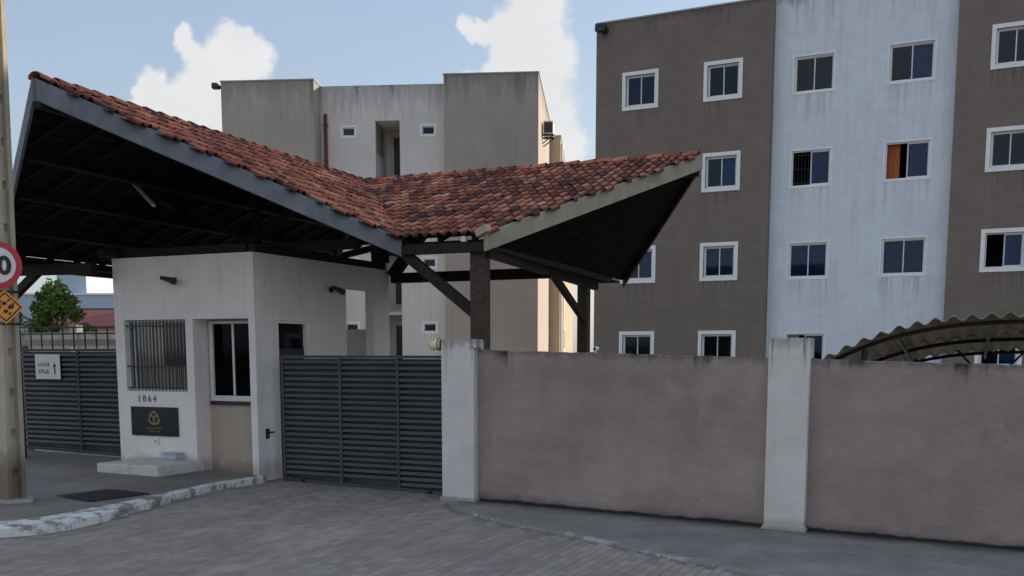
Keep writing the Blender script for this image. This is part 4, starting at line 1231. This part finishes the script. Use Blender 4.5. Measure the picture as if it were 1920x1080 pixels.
class Slope:
    def __init__(self, pts):
        self.P = pts
        n = (pts[1]-pts[0]).cross(pts[2]-pts[0]).normalized()
        if n.z < 0: n = -n
        self.n = n
        u = (Vector((0, 0, 1)) - n*n.z).normalized()             # up the slope
        self.u = u; self.x = u.cross(n).normalized()
        self.o = min(pts, key=lambda p: p.z)
        self.q = [((p-self.o).dot(self.x), (p-self.o).dot(u)) for p in pts]
    def pt(self, x, y, z=0): return self.o + self.x*x + self.u*y + self.n*z
    def clip(self, axis, val):
        """span of the slope along the other axis at x = val (axis 0) or y = val (axis 1)"""
        hits = []
        n = len(self.q)
        for i in range(n):
            a, b = self.q[i], self.q[(i+1) % n]
            if (a[axis] > val) != (b[axis] > val):
                k = (val-a[axis])/(b[axis]-a[axis]); hits.append(a[1-axis]+(b[1-axis]-a[1-axis])*k)
        return (min(hits), max(hits)) if len(hits) >= 2 else None
    def tiles(self, strict=False):
        xs = [q[0] for q in self.q]; ys = [q[1] for q in self.q]; out = []
        x = min(xs)-.1
        while x < max(xs)+.05:
            y = min(ys)-.06
            while y < max(ys):
                cx, cy = x+.105, y+.19
                if strict:
                    ok = all(inside(self.q, cx+dx, cy+dy) for dx in (-.09, .09) for dy in (-.12, .12))
                elif inside(self.q, cx, cy) or inside(self.q, cx, cy-.12) or inside(self.q, cx+.05, cy) or inside(self.q, cx-.05, cy): ok = True
                else: ok = False
                if ok:
                    jx, jy, jr = random.gauss(0, .004), random.gauss(0, .010), random.gauss(0, .012)
                    o = self.pt(x+jx, y+jy, .012+random.uniform(0, .006))
                    M = Matrix(((self.x.x, self.u.x, self.n.x, o.x), (self.x.y, self.u.y, self.n.y, o.y), (self.x.z, self.u.z, self.n.z, o.z), (0, 0, 0, 1)))
                    out.append((M @ Matrix.Rotation(jr, 4, 'Z') @ Matrix.Rotation(random.gauss(0, .012), 4, 'X'), self.pt(cx, cy)))
                y += EXP
            x += TWd
        return out
fr_r = Slope([C_, E1, TR, J]); fr_l = Slope([TL, C_, J]); bk_l = Slope([CL, TL, J, BLc]); bk_r = Slope([J, TR, HP])
front = []
for sl_ in (fr_r, fr_l):
    for M, c in sl_.tiles():
        w = FW @ c; d = cam.location - w
        nw = FW.to_3x3() @ sl_.n
        front.append((max(0, nw.dot(d.normalized()))/d.length**2 if in_view(w) else 0, M))
front.sort(key=lambda a: -a[0])
mb = MB(); rv = []
for k, (wgt, M) in enumerate(front):
    if k < 300 and wgt > 0:
        o = bpy.data.objects.new('tile', tme); COL.objects.link(o); o.parent = cp; o.matrix_basis = M
    else:
        mb.M = M; mb.add(tv, tf); rv.append(random.random())
for sl_ in (bk_l, bk_r):
    for M, c in sl_.tiles(True):
        mb.M = M; mb.add(tv, tf); rv.append(random.random())
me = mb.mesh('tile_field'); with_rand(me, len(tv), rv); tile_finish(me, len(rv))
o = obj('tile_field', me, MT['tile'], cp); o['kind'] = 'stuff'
# ridge tiles
def ridge(p, q):
    d = (q-p); L_ = d.length; d.normalize(); n = int(L_/.36)
    x = d.cross(Vector((0, 0, 1))).normalized()
    m = MB(); vs = []; fs = []; N = 7
    for y, k, lift in ((0, 1.0, .025), (.42, .85, .0)):
        for r0 in (.125, .110):
            for i in range(N):
                t = pi*i/(N-1); vs.append((cos(t)*r0*k, y, sin(t)*r0*k*.8+lift))
    for i in range(N-1): fs += [(i, 2*N+i, 2*N+i+1, i+1), (N+i+1, 3*N+i+1, 3*N+i, N+i), (i, i+1, N+i+1, N+i)]
    me = m.add(vs, fs).mesh('ridge_tile'); me.materials.append(MT['tile'])
    for k in range(n+1):
        o_ = p+d*(k*L_/(n+.6))
        M = Matrix(((x.x, d.x, 0, o_.x), (x.y, d.y, 0, o_.y), (x.z, d.z, 1, o_.z+.02), (0, 0, 0, 1)))
        o = bpy.data.objects.new('ridge_tile', me); COL.objects.link(o); o.parent = cp
        o.matrix_basis = M @ Matrix.Rotation(random.gauss(0, .02), 4, 'Z') @ Matrix.Rotation(random.gauss(0, .015), 4, 'X')
ridge(TL, J); ridge(TR, J)
# valley gutter
m = MB(); vd = (J-C_).normalized(); a = C_-vd*.12; b = J-vd*.2
m.beam(a+Vector((0, 0, .035)), b+Vector((0, 0, .035)), .16, .012); obj('valley_gutter', m, MT['rusty'], cp)
# black sheets added under the tiles to stop light leaking through, and the sloping boarded soffit of the open gable
for sl_ in (fr_r, fr_l, bk_l, bk_r):
    m = MB(); m.add([p+sl_.n*.003 for p in sl_.P] + [p-sl_.n*.001 for p in sl_.P], [tuple(range(len(sl_.P))), tuple(range(2*len(sl_.P)-1, len(sl_.P)-1, -1))]); obj('light_seal_sheet', m, MT['light_seal'], cp)
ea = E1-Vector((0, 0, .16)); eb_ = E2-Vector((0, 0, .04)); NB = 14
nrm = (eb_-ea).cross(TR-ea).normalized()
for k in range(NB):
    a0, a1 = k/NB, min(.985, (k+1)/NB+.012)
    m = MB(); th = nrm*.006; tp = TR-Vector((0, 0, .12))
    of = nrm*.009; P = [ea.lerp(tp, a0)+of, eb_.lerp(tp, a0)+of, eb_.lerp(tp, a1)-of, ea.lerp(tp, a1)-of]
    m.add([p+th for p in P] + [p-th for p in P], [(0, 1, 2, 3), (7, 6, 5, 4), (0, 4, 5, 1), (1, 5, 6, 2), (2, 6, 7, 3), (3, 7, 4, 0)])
    obj('soffit_board', m, MT['soffit'], cp)  # boards coloured a mottled, nearly black brown
# timbers under the tiles
for sl_, nr, npu in ((fr_r, .62, 4), (fr_l, .62, 3), (bk_l, .7, 4), (bk_r, .7, 4)):
    xs = [q[0] for q in sl_.q]; ys = [q[1] for q in sl_.q]
    x = min(xs)+.25
    while x < max(xs):
        s2 = sl_.clip(0, x)
        if s2 and s2[1]-s2[0] > .4:
            m = MB(); m.beam(sl_.pt(x, s2[0]+.03, -.055), sl_.pt(x, s2[1]-.05, -.055), .055, .075, up=sl_.n); obj('rafter', m, MT['wood'], cp)
        x += nr
    for k in range(npu):
        y = min(ys)+.12+(max(ys)-min(ys)-.5)*k/npu
        s2 = sl_.clip(1, y)
        if s2 and s2[1]-s2[0] > .4:
            m = MB(); m.beam(sl_.pt(s2[0]+.06, y, -.17), sl_.pt(s2[1]-.06, y, -.17), .09, .14, up=sl_.n); obj('purlin', m, MT['wood'], cp)
    y = min(ys)+.2
    bm_ = MB()                                                  # laths that carry the tiles
    while y < max(ys)-.1:
        s2 = sl_.clip(1, y)
        if s2 and s2[1]-s2[0] > .2: bm_.beam(sl_.pt(s2[0]+.03, y, -.008), sl_.pt(s2[1]-.03, y, -.008), .045, .02, up=sl_.n)
        y += EXP
    o = obj('lath', bm_, MT['wood'], cp); o['kind'] = 'stuff'
def timber(name, p, q, w, h, mt='wood'):
    m = MB(); m.beam(p, q, w, h); return obj(name, m, MT[mt], cp, bevel=.008)
dz = Vector((0, 0, 1))
timber('ridge_beam', TL-dz*.24, J-dz*.24, .12, .22); timber('ridge_beam', TR-dz*.24, J-dz*.24, .12, .22)
timber('valley_beam', C_-dz*.20+vd*.1, J-dz*.30, .12, .20); timber('hip_beam', BLc-dz*.2, J-dz*.30, .12, .20)
# barge boards along the four raking edges
def board(p, q, up_, dn, th, mt, out):
    p = Vector(p); q = Vector(q); out = Vector(out).normalized()
    m = MB(); vs = []
    for a in (0, th):
        for c, z in ((p, -dn), (q, -dn), (q, up_), (p, up_)): vs.append(c + dz*z + out*a)
    m.add(vs, [(0, 1, 2, 3), (7, 6, 5, 4), (0, 4, 5, 1), (1, 5, 6, 2), (2, 6, 7, 3), (3, 7, 4, 0)])
    return obj('barge_board', m, MT[mt], cp, weld=True, bevel=.006)
def outn(p, q, c):
    d = Vector(q)-Vector(p); n_ = Vector((-d.y, d.x, 0)); 
    return n_ if n_.dot(Vector(p)-Vector(c)) > 0 else -n_
ctrL = Vector((-5.3, 3, 5)); ctrR = Vector((-2, 5, 5))
board(TL, C_+(C_-TL).normalized()*.06, .04, .26, .045, 'fasciab', outn(TL, C_, ctrL))
board(TL, CL, .04, .26, .045, 'fasciab', outn(TL, CL, ctrL))
board(E1-(TR-E1).normalized()*.05, TR+(TR-E1).normalized()*.06, .05, .24, .05, 'fasciag', outn(E1, TR, ctrR))
board(E2, TR, .04, .22, .045, 'woodp', outn(E2, TR, ctrR))
timber('mortar_cap', E1+Vector((-.12, -.04, .02)), E1+Vector((.10, -.10, .10)), .14, .12, 'cream')
# eaves and ties
timber('eave_beam', (-1.75, .36, 4.17), (.10, .36, 4.17), .12, .16)
timber('eave_beam', (-9.72, -.5, 4.16), (-9.95, 10.2, 4.16), .12, .18)
timber('edge_beam', TR-dz*.16, HP-dz*.16, .09, .16)
timber('tie_beam', (-4.28, 4.62, 4.07), (-.55, 4.62, 4.07), .14, .21)
timber('tie_beam', (-.02, .5, 4.12), (-1.42, 9.6, 4.12), .14, .20)
timber('eave_beam', (.04, .42, 4.18), (-.84, 9.0, 4.22), .10, .10)
m = MB(); m.prism([(.02, .45), (-.98, 10.2), (-1.50, 10.2), (-.06, .45)], 'z', 4.225, 4.245); obj('soffit_board', m, MT['soffit'], cp)
timber('tie_beam', (-9.75, -.42, 4.05), (-7.58, -.42, 4.02), .14, .20)
timber('wall_plate', (-4.40, .08, 4.305), (-4.40, 4.45, 4.305), .15, .14)
timber('wall_plate', (-7.46, -.38, 4.305), (-7.46, 2.7, 4.305), .15, .14)
timber('wall_plate', (-7.38, .12, 4.32), (-4.48, .12, 4.32), .15, .14)
timber('brace', (-.24, .52, 3.12), (-1.78, .42, 4.34), .14, .17)
timber('brace', (-1.32, 8.5, 3.26), (-.72, 5.0, 4.10), .12, .15)
timber('brace', (-9.80, -.42, 3.50), (-8.95, -.42, 4.05), .12, .15)
timber('strut', (-4.40, 4.35, 4.37), (-4.42, 4.30, 5.60), .30, .26)
timber('strut', (-4.20, 4.50, 4.10), (-3.20, 4.55, 5.30), .20, .22)
timber('strut', (-5.3, 1.2, 4.52), (-7.05, 1.1, 5.42), .10, .12)
timber('strut', (-5.3, 1.2, 4.52), (-3.9, 1.2, 5.32), .10, .12)
timber('king_post', (-5.15, 1.2, 4.53), (-5.15, 1.2, 5.95), .12, .12)
timber('strut', (-5.9, -.16, 5.05), (-7.4, -.22, 5.66), .07, .09)
timber('tie_beam', (-9.6, 1.2, 4.44), (-2.9, 1.2, 4.42), .12, .18)
for s, t in ((-.17, .56), (-1.36, 8.6), (-9.86, -.42), (-9.85, 9.8)):
    timber('post', (s, t, zr(s)-.1), (s, t, 4.20), .25, .25, 'woodp')
timber('post_cap', (-.34, .36, 4.30), (-.34, .29, 4.30), .09, .09, 'trim')
rebase(cp, FW, (-3.5, 3.5, .1))
tl = thing('tube_lamp', 'white fluorescent tube fitting under the left wing of the tiled canopy', 'lamp', (-6.55, -.24, 5.38), FW)
m = MB(); m.beam((-.33, -.03, .30), (.33, -.03, -.30), .05, .05); obj('batten', m, MT['trim'], tl)
m = MB(); m.tube([(-.31, -.07, .285), (.31, -.07, -.285)], .017, 8); obj('tube', m, MT['signw'], tl)

# ================================================================== CARPORT
cpt = thing('carport', 'arched carport of grey corrugated fibre cement sheets behind the right hand wall', 'carport', (0, 0, 0), FW)
def cz(s, t): return 3.03-.60*(abs(s-8.25)/3.05)**2.9-(t-1.5)*.095
def corr(s): return .038*sin(2*pi*s/.245)
T0, T1 = 1.5, 6.6
se = [5.16+.88*k for k in range(8)]
for row, (ta, tb_) in enumerate(((T0, 4.15), (4.0, T1))):
    for k in range(7):
        a, b = se[k]-.03, se[k+1]+.03
        n = int((b-a)/.035); m = MB(); vs = []; lift = .012*(k % 2)-.014*row
        for i in range(n+1):
            s = a+(b-a)*i/n
            for t in (ta, tb_):
                vs += [(s, t, cz(s, t)+corr(s)+lift), (s, t, cz(s, t)+corr(s)+lift-.009)]
        fs = []
        for i in range(n):
            p, q = 4*i, 4*i+4
            fs += [(p, q, q+2, p+2), (p+1, p+3, q+3, q+1), (p, p+1, q+1, q), (p+2, q+2, q+3, p+3)]
        m.add(vs, fs); obj('roof_sheet', m, MT['fibre'], cpt)
for t in (1.75, 4.1, 6.35):
    m = MB(); P = [(5.2+.25*k, t, cz(5.2+.25*k, t)-.075) for k in range(25)]
    for p, q in zip(P[:-1], P[1:]): m.beam(p, q, .04, .06)
    obj('arched_beam', m, MT['wood'], cpt)
for s in (6.2, 7.4, 8.6, 9.8):
    m = MB(); m.beam((s, T0+.1, cz(s, T0+.1)-.15), (s, T1-.1, cz(s, T1-.1)-.15), .04, .05); obj('tie_rod', m, MT['steel'], cpt)
for s in (5.7, 10.8):
    for t in (1.85, 6.25):
        m = MB(); m.tube([(s, t, zr(s)), (s, t, cz(s, t)-.1)], .045, 10); obj('post', m, MT['steel'], cpt)
m = MB(); m.beam((6.9, 6.25, 2.56), (7.5, 6.25, 1.9), .04, .04); m.beam((7.5, 6.25, 1.9), (8.1, 6.25, 2.56), .04, .04); obj('brace', m, MT['steel'], cpt)
rebase(cpt, FW, (8.2, 4.0, zr(8.2)))
